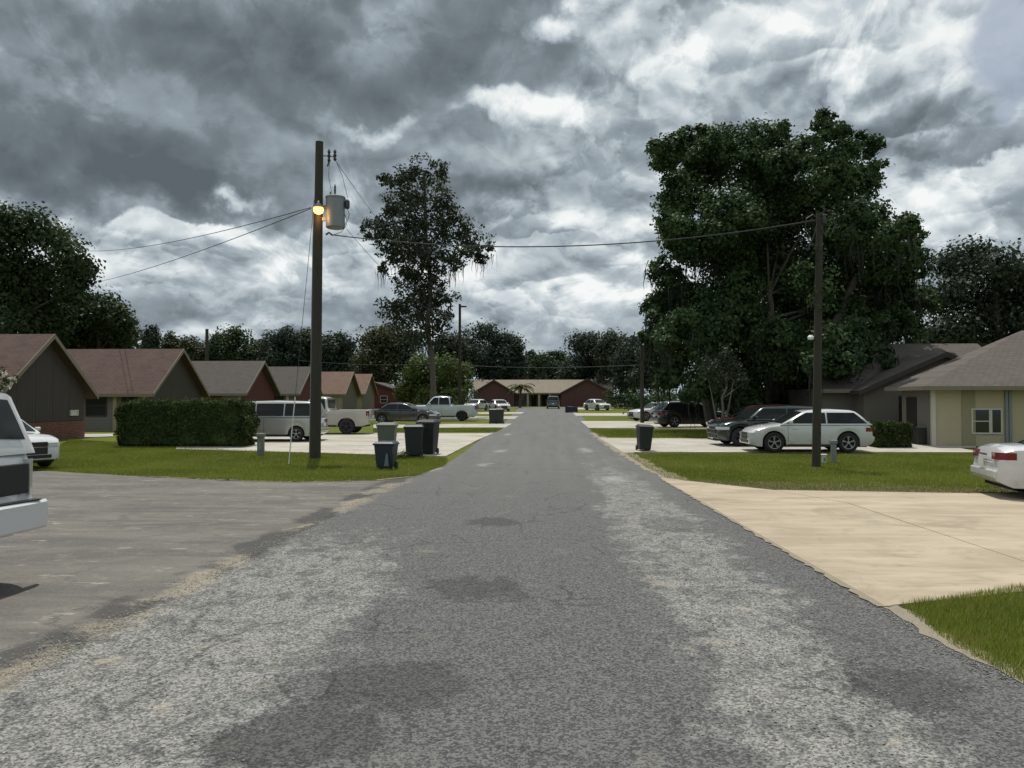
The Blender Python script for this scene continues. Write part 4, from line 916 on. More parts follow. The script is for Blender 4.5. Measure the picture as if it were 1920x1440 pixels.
# white board fence at the far right of the street end
Y = 128; fr = empty('fence', (xat(1150, Y), Y, g(Y)), 0, 'pale vinyl fence right of the street-end house', 'fence')
n_ = 16; w_ = (xat(1192, Y) - xat(1150, Y)) / n_
for i in range(n_): MB().box(i * w_ + .01, (i + 1) * w_ - .01, -.02, .02, .05, 1.8).build('board', M['fence_w'], fr)
for i in range(0, n_ + 1, 4): MB().box(i * w_ - .06, i * w_ + .06, .022, .14, -.1, 1.95).build('post', M['fence_w'], fr)

# ------------------------------------------------------------------ vehicles
def wheel_parts(parent, x, y, r, w, side, rimmat):
    hub = MB().lathe([(.05, -.02), (.05, .02)], 8, 'Y', (0, 0, 0)).build('wheel', M['under'], parent, loc=(x, y, r))
    MB().lathe([(r * .62, -w / 2), (r * .9, -w / 2), (r * .985, -w / 2 + .03), (r, -w / 4), (r, w / 4), (r * .985, w / 2 - .03), (r * .9, w / 2), (r * .64, w / 2), (r * .62, -w / 2)], 26, 'Y', caps=False).build('tyre', M['tyre'], hub, smooth=True)
    mb = MB(); mb.lathe([(r * .66, -w * .3), (r * .66, w * .3)], 22, 'Y', (0, 0, 0))
    rim = MB(); yy = side * (w / 2 - .015)
    for k in range(22):
        a, b_ = 2 * math.pi * k / 22, 2 * math.pi * (k + 1) / 22
        for (r0, r1, d) in ((.60, .68, 0),):
            rim.mesh([(r * r0 * math.cos(a), yy, r * r0 * math.sin(a)), (r * r1 * math.cos(a), yy + side * .01, r * r1 * math.sin(a)), (r * r1 * math.cos(b_), yy + side * .01, r * r1 * math.sin(b_)), (r * r0 * math.cos(b_), yy, r * r0 * math.sin(b_))], [(0, 1, 2, 3)])
    for k in range(5):
        a = 2 * math.pi * k / 5 + .3; u = Vector((math.cos(a), 0, math.sin(a))); v = Vector((-math.sin(a), 0, math.cos(a)))
        for s in (-1, 1):
            p = [u * r * .12 + v * s * r * .02, u * r * .62 + v * s * r * .11, u * r * .62 + v * s * r * .02, u * r * .12 + v * s * 0]
            p = [q + Vector((0, yy - side * .005, 0)) for q in p]; rim.prism(p, (0, -side * .03, 0))
    rim.lathe([(r * .16, yy - .02), (r * .16, yy + side * .01)], 12, 'Y')
    rim.build('rim', rimmat, hub)
    MB().lathe([(r * .61, yy - side * .06), (r * .61, yy - side * .05)], 20, 'Y').build('brake_disc', M['under'], hub)
def interp(tab, x):
    if x <= tab[0][0]: return tab[0][1]
    for (a, va), (b, vb) in zip(tab, tab[1:]):
        if x <= b: return va + (vb - va) * (x - a) / (b - a) if b > a else vb
    return tab[-1][1]
def car(label, cat, pos, heading, paint, L=4.7, W=1.86, H=1.65, belt=1.02, hood=.93, nose=.62, cowl=.28, wf=.08, roof_r=-.36, tail=-.48, deck=None, wr=.36, gc=.24,
        bed=None, rim=None, group=None, name='parked_car', windows=2, lift=0.0, plate=True, slim=False, gr=1.0, rear_h=None, mirrors=True, rack=False):
    """x forward. cowl/wf/roof_r/tail are fractions of L: windscreen base, windscreen top, roof rear, rear-glass base; deck = trunk height"""
    x_, y_ = pos; root = empty(name, (x_, y_, g(y_) + .028), heading, label, cat, group); h2 = L / 2; z_off = lift
    ax_f, ax_r = h2 - .88 - (.05 if L > 5 else 0), -h2 + (.98 if not bed else 1.15)
    top = [(-h2, .50), (-h2 + .03, .62), (-h2 + .07, (rear_h or (deck or belt)) - .12), (-h2 + .16, (rear_h or (deck or belt)) - .01)]
    if deck: top = [(-h2, .50), (-h2 + .02, .64), (-h2 + .05, .84), (-h2 + .12, deck - .07), (-h2 + .30, deck - .01)]
    if deck: top += [(tail * L, deck + .01), (tail * L + .05, belt + .0)]
    top += [((cowl - .1) * L, belt), (cowl * L, belt - .01), (h2 - .55, hood), (h2 - .22, hood - .08), (h2 - .07, nose + .10), (h2 - .02, nose), (h2, .50)]
    if bed: top = [(-h2, .55), (-h2 + .02, .7), (-h2 + .04, belt - .03), (-h2 + .08, belt)] + top[4 if not deck else 6:]
    top.sort()
    def ztop(x): return interp(top, x) + z_off
    def bot(x):
        zb = interp([(-h2, .38), (-h2 + .25, gc), (h2 - .3, gc - .02), (h2, .30)], x) + z_off
        for ax in (ax_f, ax_r):
            d = abs(x - ax); ra = wr * 1.17
            if d < ra: zb = max(zb, wr * 1.0 + z_off * .0 + math.sqrt(ra * ra - d * d) * 1.0)
        return zb
    def hwid(x):
        q = abs(x) / h2; return W / 2 * (1 - .035 * q ** 2 - .16 * max(0, (q - .80) / .20) ** 2.2)
    xs = sorted(set([round(-h2 + L * i / 34, 4) for i in range(35)] + [round(a, 4) for a, _ in top] + [round(ax + wr * 1.17 * math.cos(math.pi * k / 12), 4) for ax in (ax_f, ax_r) for k in range(13)] + ([round(bed[0], 4), round(bed[0] - .03, 4), round(-h2 + .1, 4)] if bed else [])))
    body = MB(); rings = []
    for x in xs:
        zt = ztop(x); zb = min(bot(x), zt - .08); w = hwid(x); cr = .045
        inbed = bed and (-h2 + .09 < x < bed[0] - .01)
        mid = zb + (zt - zb) * .5
        if inbed:
            fl = .62 + z_off; half = [(0, fl), (w - .16, fl), (w - .13, zt - .02), (w - .10, zt), (w - .015, zt), (w, zt - .06), (w * 1.0, mid), (w * .975, zb)]
        else:
            sh = min(.10, (zt - zb) * .3)
            half = [(0, zt + cr), (w * .45, zt + cr * .8), (w * .78, zt + cr * .25), (w * .92, zt - .015), (w * .985, zt - sh * .55), (w, zt - sh * 1.3), (w * 1.0, mid), (w * .972, zb)]
        rings.append([(x, -yy, zz) for yy, zz in half[::-1]] + [(x, yy, zz) for yy, zz in half[1:]])
    n = len(rings[0]); vs = [v for r_ in rings for v in r_]; fs = []
    for i in range(len(rings) - 1):
        for k in range(n - 1): fs.append((i * n + k, i * n + k + 1, (i + 1) * n + k + 1, (i + 1) * n + k))
        fs.append((i * n + n - 1, i * n, (i + 1) * n, (i + 1) * n + n - 1))
    fs.append(tuple(range(n))[::-1]); fs.append(tuple((len(rings) - 1) * n + k for k in range(n)))
    body.mesh(vs, fs).build('body', paint, root, smooth=True)
    MB().box(-h2 + .25, h2 - .25, -W * .40, W * .40, gc - .04 + z_off, gc + .22 + z_off).build('underbody', M['under'], root)
    for ax in (ax_f, ax_r):
        MB().box(ax - wr * 1.1, ax + wr * 1.1, -W * .36, W * .36, wr * .6, wr * 2.0 + z_off * .5).build('wheel_well', M['under'], root)
    # greenhouse
    zb = belt + z_off; Hr = H + z_off; wb = hwid(0) * .965; wt = wb * .80
    gx = [(tail * L, zb - .02), (roof_r * L, Hr - .045), ((roof_r * .5 + wf * .5) * L, Hr), (wf * L, Hr - .05), (cowl * L, zb - .02)]
    gtab = sorted(gx)
    def zg(x):
        v = interp(gtab, x)
        for c_ in (roof_r * L, wf * L):           # soften the roof corners
            d_ = abs(x - c_)
            if d_ < .22: v -= .035 * (1 - d_ / .22) ** 2
        return v
    def wz(z, x=0):
        t_ = max(0, min(1, (z - zb) / (Hr - zb))); e_ = max(0, abs(x / h2) - .55) * .16; return (wb + (wt - wb) * t_ ** 1.15) * (1 - e_)
    gs = sorted(set([round(tail * L + (cowl - tail) * L * i / 26, 4) for i in range(27)] + [round(a, 4) for a, _ in gtab] + [round(c_ * L + d_, 4) for c_ in (roof_r, wf) for d_ in (-.15, -.08, .08, .15)]))
    gs = [x for x in gs if tail * L <= x <= cowl * L]; rings = []
    for x in gs:
        z = max(zg(x), zb - .02); w1 = wz(z, x)
        hh = z - zb + .02; half = [(0, z + .03), (w1 * .6, z + .022), (w1 - .09, z + .002), (w1 - .02, z - min(.035, hh * .5)), (wz(zb - .02 + hh * .78, x), zb - .02 + hh * .78), (wz(zb - .02 + hh * .5, x), zb - .02 + hh * .5), (wz(zb - .02 + hh * .22, x), zb - .02 + hh * .22), (wz(zb, x), zb - .02)]
        rings.append([(x, -a, b_) for a, b_ in half[::-1]] + [(x, a, b_) for a, b_ in half[1:]])
    n = len(rings[0]); vs = [v for r_ in rings for v in r_]; fs = []
    for i in range(len(rings) - 1):
        for k_ in range(n - 1): fs.append((i * n + k_, i * n + k_ + 1, (i + 1) * n + k_ + 1, (i + 1) * n + k_))
    fs.append(tuple(range(n))[::-1]); fs.append(tuple((len(rings) - 1) * n + k_ for k_ in range(n)))
    MB().mesh(vs, fs).build('cabin', paint, root, smooth=True)
    # glass
    def screen(nm, xa, xb_, za, zb_):
        mb = MB(); ny = 8; nx = 5; P = []
        dirx = 1 if xa > xb_ else -1
        for i in range(nx + 1):
            t_ = i / nx; x = xa + (xb_ - xa) * t_; z = max(zg(x), zb)
            for j in range(ny + 1):
                s_ = j / ny * 2 - 1; w1 = (wz(z, x) - .10 - .03 * t_); P.append((x + dirx * .012, s_ * w1, z + .03 - .03 * abs(s_) ** 2 + .012))
        mb.mesh(P, [(i * (ny + 1) + j, i * (ny + 1) + j + 1, (i + 1) * (ny + 1) + j + 1, (i + 1) * (ny + 1) + j) for i in range(nx) for j in range(ny)]); mb.build(nm, M['glass'], root, smooth=True)
    xa, xb_ = cowl * L, wf * L; screen('windscreen', xa - .05 * (xa - xb_) - .03, xb_ + .10 * (xa - xb_), 0, 0)
    xa2, xb2 = tail * L, roof_r * L
    if not bed: screen('rear_window', xa2 + .10 * (xb2 - xa2) + .02, xb2 - .12 * (xb2 - xa2), 0, 0)
    else:
        MB().box(tail * L - .012, tail * L + .02, -wt * .8, wt * .8, zb + .10, Hr - .14).build('rear_window', M['glass'], root)
    z0_, z1_ = zb + .045, Hr - .115
    def fr(z): return interp(sorted([(zb, cowl * L), (Hr - .05, wf * L)]), z) - .13
    def rrx(z): return interp(sorted([(zb, tail * L), (Hr - .045, roof_r * L)]), z) + (.16 if not bed else .10)
    nwin = windows; cuts = [i / nwin for i in range(nwin + 1)]
    for s in (-1, 1):
        for i in range(nwin):
            lo0, lo1 = [rrx(z0_) + (fr(z0_) - rrx(z0_)) * c_ for c_ in cuts[i:i + 2]]
            mid_lo, mid_hi = cuts[i], cuts[i + 1]
            def X_(z, c_):      # interior pillars stand upright
                xr, xf = rrx(z), fr(z); xc_ = rrx(z0_) + (fr(z0_) - rrx(z0_)) * c_ * 1.0
                return xr if c_ == 0 else (xf if c_ == 1 else min(max(xc_, xr + .1), xf - .06))
            P = []; nr, ncl = 5, 5
            for ir in range(nr):
                z = z0_ + (z1_ - z0_) * ir / (nr - 1)
                xa_ = X_(z, mid_lo) + (.03 if mid_lo not in (0, 1) else 0); xb2_ = X_(z, mid_hi) - (.03 if mid_hi not in (0, 1) else 0)
                for ic in range(ncl):
                    x = xa_ + (xb2_ - xa_) * ic / (ncl - 1); P.append((x, s * (wz(z, x) + .010), z))
            MB().mesh(P, [(r_ * ncl + c2, r_ * ncl + c2 + 1, (r_ + 1) * ncl + c2 + 1, (r_ + 1) * ncl + c2) for r_ in range(nr - 1) for c2 in range(ncl - 1)]).build('side_window', M['glass'], root, smooth=True)
    # lamps, grille, bumpers, handles, mirrors
    wn = hwid(h2 - .12)
    for s in (-1, 1):
        def corner_lamp(sgn, z0q, z1q, depth, inner, matl, nm):
            e_ = sgn * h2; P = [(e_ + sgn * .006, s * hwid(h2 - .02) * inner), (e_ + sgn * .002, s * hwid(h2) * .93), (e_ - sgn * .05, s * (hwid(h2 - .05) + .004)), (e_ - sgn * depth * .5, s * (hwid(h2 - depth * .5) + .008)), (e_ - sgn * depth, s * (hwid(h2 - depth) + .005)),
                 (e_ - sgn * depth, s * (hwid(h2 - depth) - .06)), (e_ - sgn * .12, s * hwid(h2) * inner)]
            MB().prism([(a_, b_, z0q) for a_, b_ in P], (0, 0, z1q - z0q)).build(nm, matl, root)
        zt = nose + z_off; corner_lamp(1, zt - .03, zt + .09, .42, .56, M['lamp'], 'headlight')
        tz = (rear_h or deck or belt) + z_off - .26
        if slim: corner_lamp(-1, tz - .25, tz + .16, .10, .90, M['lamp'], 'taillight')
        elif bed: corner_lamp(-1, tz - .05, tz + .20, .12, .86, M['red'], 'taillight')
        else: corner_lamp(-1, tz, tz + .15, .34, .66, M['red'], 'taillight')
        if mirrors: MB().box(cowl * L - .42, cowl * L - .30, s * (wb + .03), s * (wb + .20), zb + .03, zb + .16).build('mirror', paint, root, bevel=.03)
        for xx in ([-.04 * L + .1, .14 * L] if windows > 1 else [.02 * L]):
            MB().box(xx - .09, xx + .09, s * (hwid(xx) - .004), s * (hwid(xx) + .022), zb - .17, zb - .135).build('door_handle', paint, root)
        for xx in ([cowl * L - .28, -.02 * L, ] if windows > 1 else [cowl * L - .28, tail * L + .2]):
            MB().box(xx - .006, xx + .006, s * (hwid(xx) - .01), s * (hwid(xx) + .002), gc + .15 + z_off, zb - .06).build('door_seam', M['under'], root)
    MB().box(h2 - .06, h2 + .012, -wn * .48, wn * .48, nose - .05 - .12 * gr + z_off, nose + .04 + .05 * gr + z_off).build('grille', M['black'], root)
    MB().box(h2 - .06, h2 + .016, -wn * .62, wn * .62, .34 + z_off, .44 + z_off).build('air_intake', M['black'], root)
    MB().box(h2 - .02, h2 + .02, -wn * .46, wn * .46, nose - .045 + z_off, nose - .02 + z_off).build('grille_bar', M['chrome'], root)
    wq = hwid(-h2 + .05)
    if deck:
        MB().box(-h2 - .004, -h2 + .02, -wq * .62, wq * .62, deck + z_off - .30, deck + z_off - .292).build('boot_seam', M['under'], root)
        MB().box(-h2 - .012, -h2 + .0, -wq * .30, wq * .30, deck + z_off - .20, deck + z_off - .16).build('boot_trim', M['chrome'], root)
    for s in (-1, 1):
        MB().box(ax_r + wr * 1.25, ax_f - wr * 1.25, s * (W / 2 * .972 - .02), s * (W / 2 * .972 + .012), gc + z_off - .02, gc + z_off + .07).build('sill', M['black'], root)
    MB().box(-h2 - .05, -h2 + .08, -wq * .95, wq * .95, .42 + z_off, .60 + z_off).build('rear_bumper', M['chrome'] if bed else paint, root, bevel=.03)
    if plate: MB().box(-h2 - .062, -h2 - .052 + .0, -.16, .16, .66 + z_off - .2 * 0, .81 + z_off).build('licence_plate', M['plate'], root); 
    if rack:
        for s in (-1, 1): MB().tube([(roof_r * L + .25, s * (wt - .08), Hr + .03), (roof_r * L + .3, s * (wt - .08), Hr + .08), (wf * L - .2, s * (wt - .08), Hr + .08), (wf * L - .1, s * (wt - .08), Hr + .02)], .018, 6).build('roof_rail', M['black'], root)
    for ax in (ax_f, ax_r):
        for s in (-1, 1): wheel_parts(root, ax, s * (W / 2 - .12), wr, .22, s, rim or M['alloy'])
    return root
def spot(px, Y): return (xat(px, Y), Y)
PI = math.pi
# right-hand side
car('white crossover parked side-on across the drive, nose to the left, behind the right pole', 'car', spot(1508, 30.2), PI, M['white'], L=4.58, W=1.88, H=1.60, belt=1.04, hood=.95, nose=.64, cowl=.26, wf=.045, roof_r=-.36, tail=-.488, wr=.375, rear_h=1.04)
car('dark green sport utility vehicle behind the white crossover, nose to the left', 'car', spot(1437, 33.4), PI + .10, M['dkgreen'], L=4.7, W=1.88, H=1.66, belt=1.08, hood=1.02, nose=.70, cowl=.25, wf=.10, roof_r=-.42, tail=-.485, wr=.37, rim=M['dark_rim'], rear_h=1.08)
car('dull maroon sport utility vehicle in the oak shade behind the dark green one', 'car', spot(1425, 36.6), PI, M['maroon'], L=4.7, W=1.88, H=1.62, belt=1.04, hood=.98, nose=.72, cowl=.25, wf=.12, roof_r=-.42, tail=-.485, rim=M['dark_rim'], rear_h=1.1)
car('black sport utility vehicle seen from behind under the live oak, beyond the black bin', 'car', spot(1292, 50.5), .22, M['dkpaint'], L=4.7, W=1.9, H=1.66, belt=1.05, hood=1.0, nose=.7, cowl=.26, wf=.08, roof_r=-.36, tail=-.48, rear_h=1.05, wr=.38)
car('white sedan half hidden behind the slim pole and the black vehicle', 'car', spot(1232, 62), PI + .35, M['white'], L=4.6, W=1.82, H=1.5, belt=.96, hood=.9, cowl=.22, wf=.06, roof_r=-.22, tail=-.36, deck=1.0)
car('small white car parked on the grass beside the right red gable', 'car', spot(1119, 104), -PI / 2 + .55, M['white'], L=4.4, W=1.8, H=1.5, belt=.95, hood=.9, cowl=.22, wf=.06, roof_r=-.24, tail=-.38, deck=.98)
car('dull green van stopped at the very end of the street', 'van', spot(1037, 117), PI / 2, M['teal'], L=4.8, W=1.95, H=1.85, belt=1.1, hood=1.0, cowl=.3, wf=.18, roof_r=-.45, tail=-.49, rear_h=1.1)
car('white sedan cut off by the right margin, red tail lamp towards the camera', 'car', (xat(1842, 17.9) + 2.10, 16.9), -.20, M['white'], L=4.85, W=1.83, H=1.45, belt=.98, hood=.86, cowl=.23, wf=.06, roof_r=-.20, tail=-.36, deck=1.08, wr=.33)
# left-hand side
car('silver minivan half hidden by the long hedge and the utility pole', 'van', spot(505, 35.4), PI, M['silver'], L=5.1, W=1.95, H=1.82, belt=1.10, hood=1.0, nose=.7, cowl=.35, wf=.22, roof_r=-.44, tail=-.487, rear_h=1.1, wr=.33, windows=3)
car('raised beige single-cab pickup with its tailgate to the right', 'pickup', spot(603, 41.5), PI, M['offwhite'], L=5.5, W=1.95, H=1.80, belt=1.10, hood=1.08, nose=.78, cowl=.17, wf=.07, roof_r=-.09, tail=-.105, bed=(-.13 * 5.5,), wr=.41, lift=.18, rim=M['dark_rim'], windows=1)
car('dark low car facing the street, between the beige and the white pickups', 'car', spot(760, 55), -.12, M['dkpaint'], L=4.85, W=1.86, H=1.52, belt=1.0, hood=.95, cowl=.24, wf=.05, roof_r=-.22, tail=-.38, deck=1.04, wr=.35)
car('white crew-cab pickup parked with its tailgate towards the street', 'pickup', spot(828, 62), PI, M['bluewhite'], L=5.75, W=1.98, H=1.86, belt=1.14, hood=1.1, nose=.8, cowl=.20, wf=.10, roof_r=-.13, tail=-.15, bed=(-.17 * 5.75,), wr=.40, lift=.10, rim=M['dark_rim'])
car('white car whose roof shows beyond the tailgate of the crew-cab pickup', 'car', spot(893, 101), -PI / 2 - .4, M['white'], L=4.5, W=1.8, H=1.5, belt=.95, hood=.9, cowl=.22, wf=.06, roof_r=-.24, tail=-.38, deck=.98)
car('white sedan facing the camera just above the black bins, left of the street', 'car', spot(936, 98), -PI / 2 + .35, M['white'], L=4.5, W=1.82, H=1.48, belt=.95, hood=.9, cowl=.22, wf=.06, roof_r=-.24, tail=-.38, deck=.98)
nose = gp(88, 886)
car('white car nosing out from behind the near white van at the left margin', 'car', (nose[0] - 2.80, nose[1] + 1.45), -.46, M['white'], L=4.8, W=1.86, H=1.62, belt=1.06, hood=1.0, nose=.70, cowl=.24, wf=.06, roof_r=-.40, tail=-.48, rear_h=1.0, wr=.35, gr=1.6)
# near white van: its tail is all the photograph shows
car('near white van cut off by the left margin, tail and bumper towards the street', 'van', (-8.42, 8.12), PI - .10, M['white'], L=5.0, W=1.98, H=1.96, belt=1.22, hood=1.1, nose=.8, cowl=.35, wf=.22, roof_r=-.452, tail=-.487, rear_h=1.24, wr=.37, lift=.26, gc=.30, windows=3, rack=True, slim=True, plate=False)
van = [o for o in bpy.data.objects if o.get('label', '').startswith('near white van')][0]
MB().prism([(-2.50, -.99, .60), (-2.59, -.93, .60), (-2.62, -.6, .60), (-2.63, 0, .60), (-2.62, .6, .60), (-2.59, .93, .60), (-2.50, .99, .60)], (0, 0, .33)).build('step_bumper', M['white'], van, bevel=.03)
MB().box(-2.60, -2.50, -.80, .80, .931, .945).build('bumper_tread', M['black'], van)
MB().box(-2.525, -2.49, -.70, .70, 1.02, 1.36).build('tailgate_panel', M['black'], van, bevel=.01)
MB().box(-2.535, -2.527, .20, .52, 1.08, 1.26).build('licence_plate', M['plate'], van)
MB().box(-2.60, -2.48, -.05, .05, .50, .58).build('tow_hitch', M['under'], van)

# ------------------------------------------------------------------ bins, pedestals, small things
def cart(label, pos, rz, mat, h=1.06, w=.58, d=.62, group=None, lidopen=False):
    x, y = pos; root = empty('wheeled_bin', (x, y, g(y) + .0), rz, label, 'bin', group); b0 = .78
    vs = [(s * w / 2 * k_, t_ * d / 2 * k_, z) for z, k_ in ((.06, b0), (h * .93, 1.0)) for s, t_ in ((-1, -1), (1, -1), (1, 1), (-1, 1))]
    MB().mesh(vs, [(3, 2, 1, 0), (4, 5, 6, 7), (0, 1, 5, 4), (1, 2, 6, 5), (2, 3, 7, 6), (3, 0, 4, 7)]).build('body', mat, root, bevel=.03, smooth=True)
    MB().box(-w / 2 - .025, w / 2 + .025, -d / 2 - .025, d / 2 + .02, h * .885, h * .93).build('rim', mat, root, bevel=.01)
    lid = MB(); lid.mesh([(-w / 2 - .03, -d / 2 - .04, h * .935), (w / 2 + .03, -d / 2 - .04, h * .935), (w / 2 + .03, d / 2 + .03, h * .935), (-w / 2 - .03, d / 2 + .03, h * .935),
                          (-w / 2 + .05, -d / 2 + .05, h), (w / 2 - .05, -d / 2 + .05, h), (w / 2 - .05, d / 2 - .02, h + .015), (-w / 2 + .05, d / 2 - .02, h + .015)],
                         [(3, 2, 1, 0), (4, 5, 6, 7), (0, 1, 5, 4), (1, 2, 6, 5), (2, 3, 7, 6), (3, 0, 4, 7)]).build('lid', mat, root, bevel=.015)
    MB().tube([(-w * .36, d / 2 + .02, h * .9), (-w * .36, d / 2 + .11, h * .93), (w * .36, d / 2 + .11, h * .93), (w * .36, d / 2 + .02, h * .9)], .016, 6).build('handle', mat, root)
    for s in (-1, 1): MB().lathe([(.10, -.025), (.115, -.02), (.115, .02), (.10, .025)], 14, 'Y').build('wheel', M['tyre'], root, loc=(s * (w * .42), d * .36, .115)).rotation_euler = (0, 0, R(90))
    return root
gb = 'wheeled bins out by the kerb'
cart('dark blue bin nearest the camera on the left lawn, pale streak on its front', gp(724, 880), -.1, M['bin_blue'], h=.84, w=.62, d=.55, group=gb)
cart('grey-green bin standing right behind the dark blue one', gp(726, 851), .05, M['bin_grey'], h=1.16, w=.68, d=.70, group=gb)
cart('left black bin of the pair by the drive mouth', gp(776, 857), .12, M['bin_black'], h=1.16, w=.66, d=.72, group=gb)
cart('right black bin of the pair, the taller one nearest the street', gp(803, 852), -.15, M['bin_black'], h=1.28, w=.68, d=.74, group=gb)
cart('black bin farther up the left kerb, the left one of two', gp(924, 795), .1, M['bin_black'], h=1.1, group=gb)
cart('black bin farther up the left kerb, the right one of two', gp(937, 795), -.1, M['bin_black'], h=1.12, group=gb)
c_ = cart('lone black bin leaning beside the right-hand drive', gp(1207, 846), .1, M['bin_black'], h=1.02, w=.56, group=gb); c_.rotation_euler = (0, R(3), .1)
# toppled bin lying at the far right kerb
x, y = gp(1072, 774); t_ = cart('black bin lying on its side far up the right kerb', (x, y), 0, M['bin_black'], h=1.5, w=.75, d=.6, group=gb); t_.rotation_euler = (0, R(-90), 0); t_.location = (x + .75, y, g(y) + .40)
# bluish reflection on the blue bin's front, painted as a pale streak
b_ = [o for o in bpy.data.objects if o.get('label', '').startswith('dark blue bin')][0]
MB().prism([(.02, -.272, .12), (.17, -.272, .12), (.14, -.30, .50), (.09, -.30, .50)], (0, -.006, 0)).build('reflection_streak', plain('reflection_streak', (0.16, 0.18, 0.22), .4), b_)
# little weedy plant beside the bins
x, y = gp(757, 861); wd = empty('weed_clump', (x, y, g(y)), 0, 'small dark weed clump on the lawn edge between the blue and black bins', 'plant')
V, Fq = leaf_cloud([(0, 0, .16, .22, .16, .14), (-.15, 0, .1, .14, .12, .1)], 260, .07, clump=10, spread=.3, seed=8); raw_mesh('foliage', V, Fq, M['hedge'], wd)
MB().tube([(0, 0, -.02), (0, 0, .18)], .012, 5).build('stem', M['bark'], wd)

def pedestal(label, px, py, h, w, mat):
    x, y = gp(px, py); root = empty('utility_pedestal', (x, y, g(y)), 0, label, 'utility box')
    MB().box(-w / 2, w / 2, -w / 2, w / 2, -.05, h * .80).build('post', mat, root, bevel=.012)
    MB().box(-w / 2 - .03, w / 2 + .03, -w / 2 - .03, w / 2 + .03, h * .80, h * .97).build('cap', mat, root, bevel=.02)
    MB().box(-w * .3, w * .3, -w / 2 - .012, -w / 2 - .002, h * .25, h * .6).build('cover_plate', M['galv'], root)
pedestal('grey-green cable pedestal on the left lawn before the silver minivan', 489, 854, .84, .21, M['ped'])
pedestal('grey cable pedestal on the right lawn under the white crossover rear wheel', 1563, 868, .78, .15, M['galv'])
pedestal('short stub beside the base of the right utility pole', 1545, 869, .32, .12, M['pvc'])

# ------------------------------------------------------------------ poles and wires
def sagged(a, b, sag, n=18):
    a, b = Vector(a), Vector(b); return [a.lerp(b, i / n) - Vector((0, 0, sag * 4 * (i / n) * (1 - i / n))) for i in range(n + 1)]
def wire(label, a, b, sag, r=.016, n=18, group='overhead wires'):
    o = MB().tube(sagged(a, b, sag, n), r, 5).build('overhead_wire', M['wire']); return prop(o, label, 'wire', group)
PLx, PLy = gp(591, 860); PLz = g(PLy)
def on_pole(px, py, Y=PLy): return aty(px, py, Y)
HP = on_pole(599, 266).z - PLz
pl = empty('utility_pole', (PLx, PLy, PLz), 0, 'tall wooden utility pole with transformer and lit orange lamp on the left lawn', 'utility pole')
lean = on_pole(599, 266).x - PLx
MB().tube([(0, 0, -.3), (lean * .5, 0, HP * .5), (lean, 0, HP)], [.19, .165, .135], 16).build('shaft', M['pole'], pl, smooth=True)
def L(px, py, dy=0): p = aty(px, py, PLy + dy); return Vector((p.x - PLx, dy, p.z - PLz))
tcen = L(629, 398); tr_ = .33; th_ = 58 * PLy / F
tf = MB().lathe([(tr_ * .9, -th_ / 2 - .03), (tr_, -th_ / 2), (tr_, th_ / 2 - .06), (tr_ * 1.05, th_ / 2 - .06), (tr_ * 1.05, th_ / 2), (tr_ * .6, th_ / 2 + .06)], 20, 'Z', tcen).build('transformer', M['galv'], pl, smooth=True)
MB().box(lean * .8 + .1, tcen.x - .2, -.05, .05, tcen.z + .12, tcen.z + .24).build('bracket', M['galv'], tf); MB().box(lean * .8 + .1, tcen.x - .2, -.05, .05, tcen.z - .30, tcen.z - .18).build('bracket', M['galv'], tf)
def bushing(p, h, parent, r=.045):
    MB().lathe([(r, 0), (r * .6, h * .12), (r, h * .24), (r * .6, h * .36), (r, h * .48), (r * .6, h * .6), (r * .9, h * .72), (r * .3, h)], 10, 'Z', p).build('bushing', M['insul'], parent, smooth=True)
bushing(tcen + Vector((-.02, 0, th_ / 2 + .03)), .42, tf); bushing(tcen + Vector((-.2, .05, th_ / 2)), .22, tf, .03)
MB().lathe([(.07, -.16), (.09, -.1), (.09, .1), (.05, .16)], 10, 'Z', L(651, 383)).build('lightning_arrester', M['insul'], tf)
MB().tube([L(640, 370), L(651, 376)], .02, 6).build('arm', M['galv'], tf)
MB().tube([L(651, 390), L(655, 402), L(648, 425), L(640, 435), L(622, 442)], .010, 5).build('lead', M['wire'], tf); MB().tube([L(646, 400), L(650, 412), L(644, 430)], .010, 5).build('lead', M['wire'], tf)
# cut-outs at the top
for (px, py, hh) in ((617, 292, .46), (628, 291, .40)):
    p = L(px, py); co = MB().lathe([(.03, -hh / 2), (.065, -hh * .35), (.035, -hh * .2), (.065, 0), (.035, hh * .15), (.06, hh * .3), (.02, hh / 2)], 10, 'Z', p).build('fuse_cutout', M['insul'], pl, smooth=True)
MB().tube([L(602, 291), L(628, 294)], .028, 6).build('cutout_arm', M['galv'], pl); MB().tube([L(617, 302), L(614, 312)], .03, 6).build('fuse_tube', M['insul'], pl)
MB().tube([L(618, 305), L(616, 330), L(624, 372)], .008, 5).build('lead', M['wire'], pl); MB().tube([L(630, 302), L(642, 330), L(652, 372)], .008, 5).build('lead', M['wire'], pl)
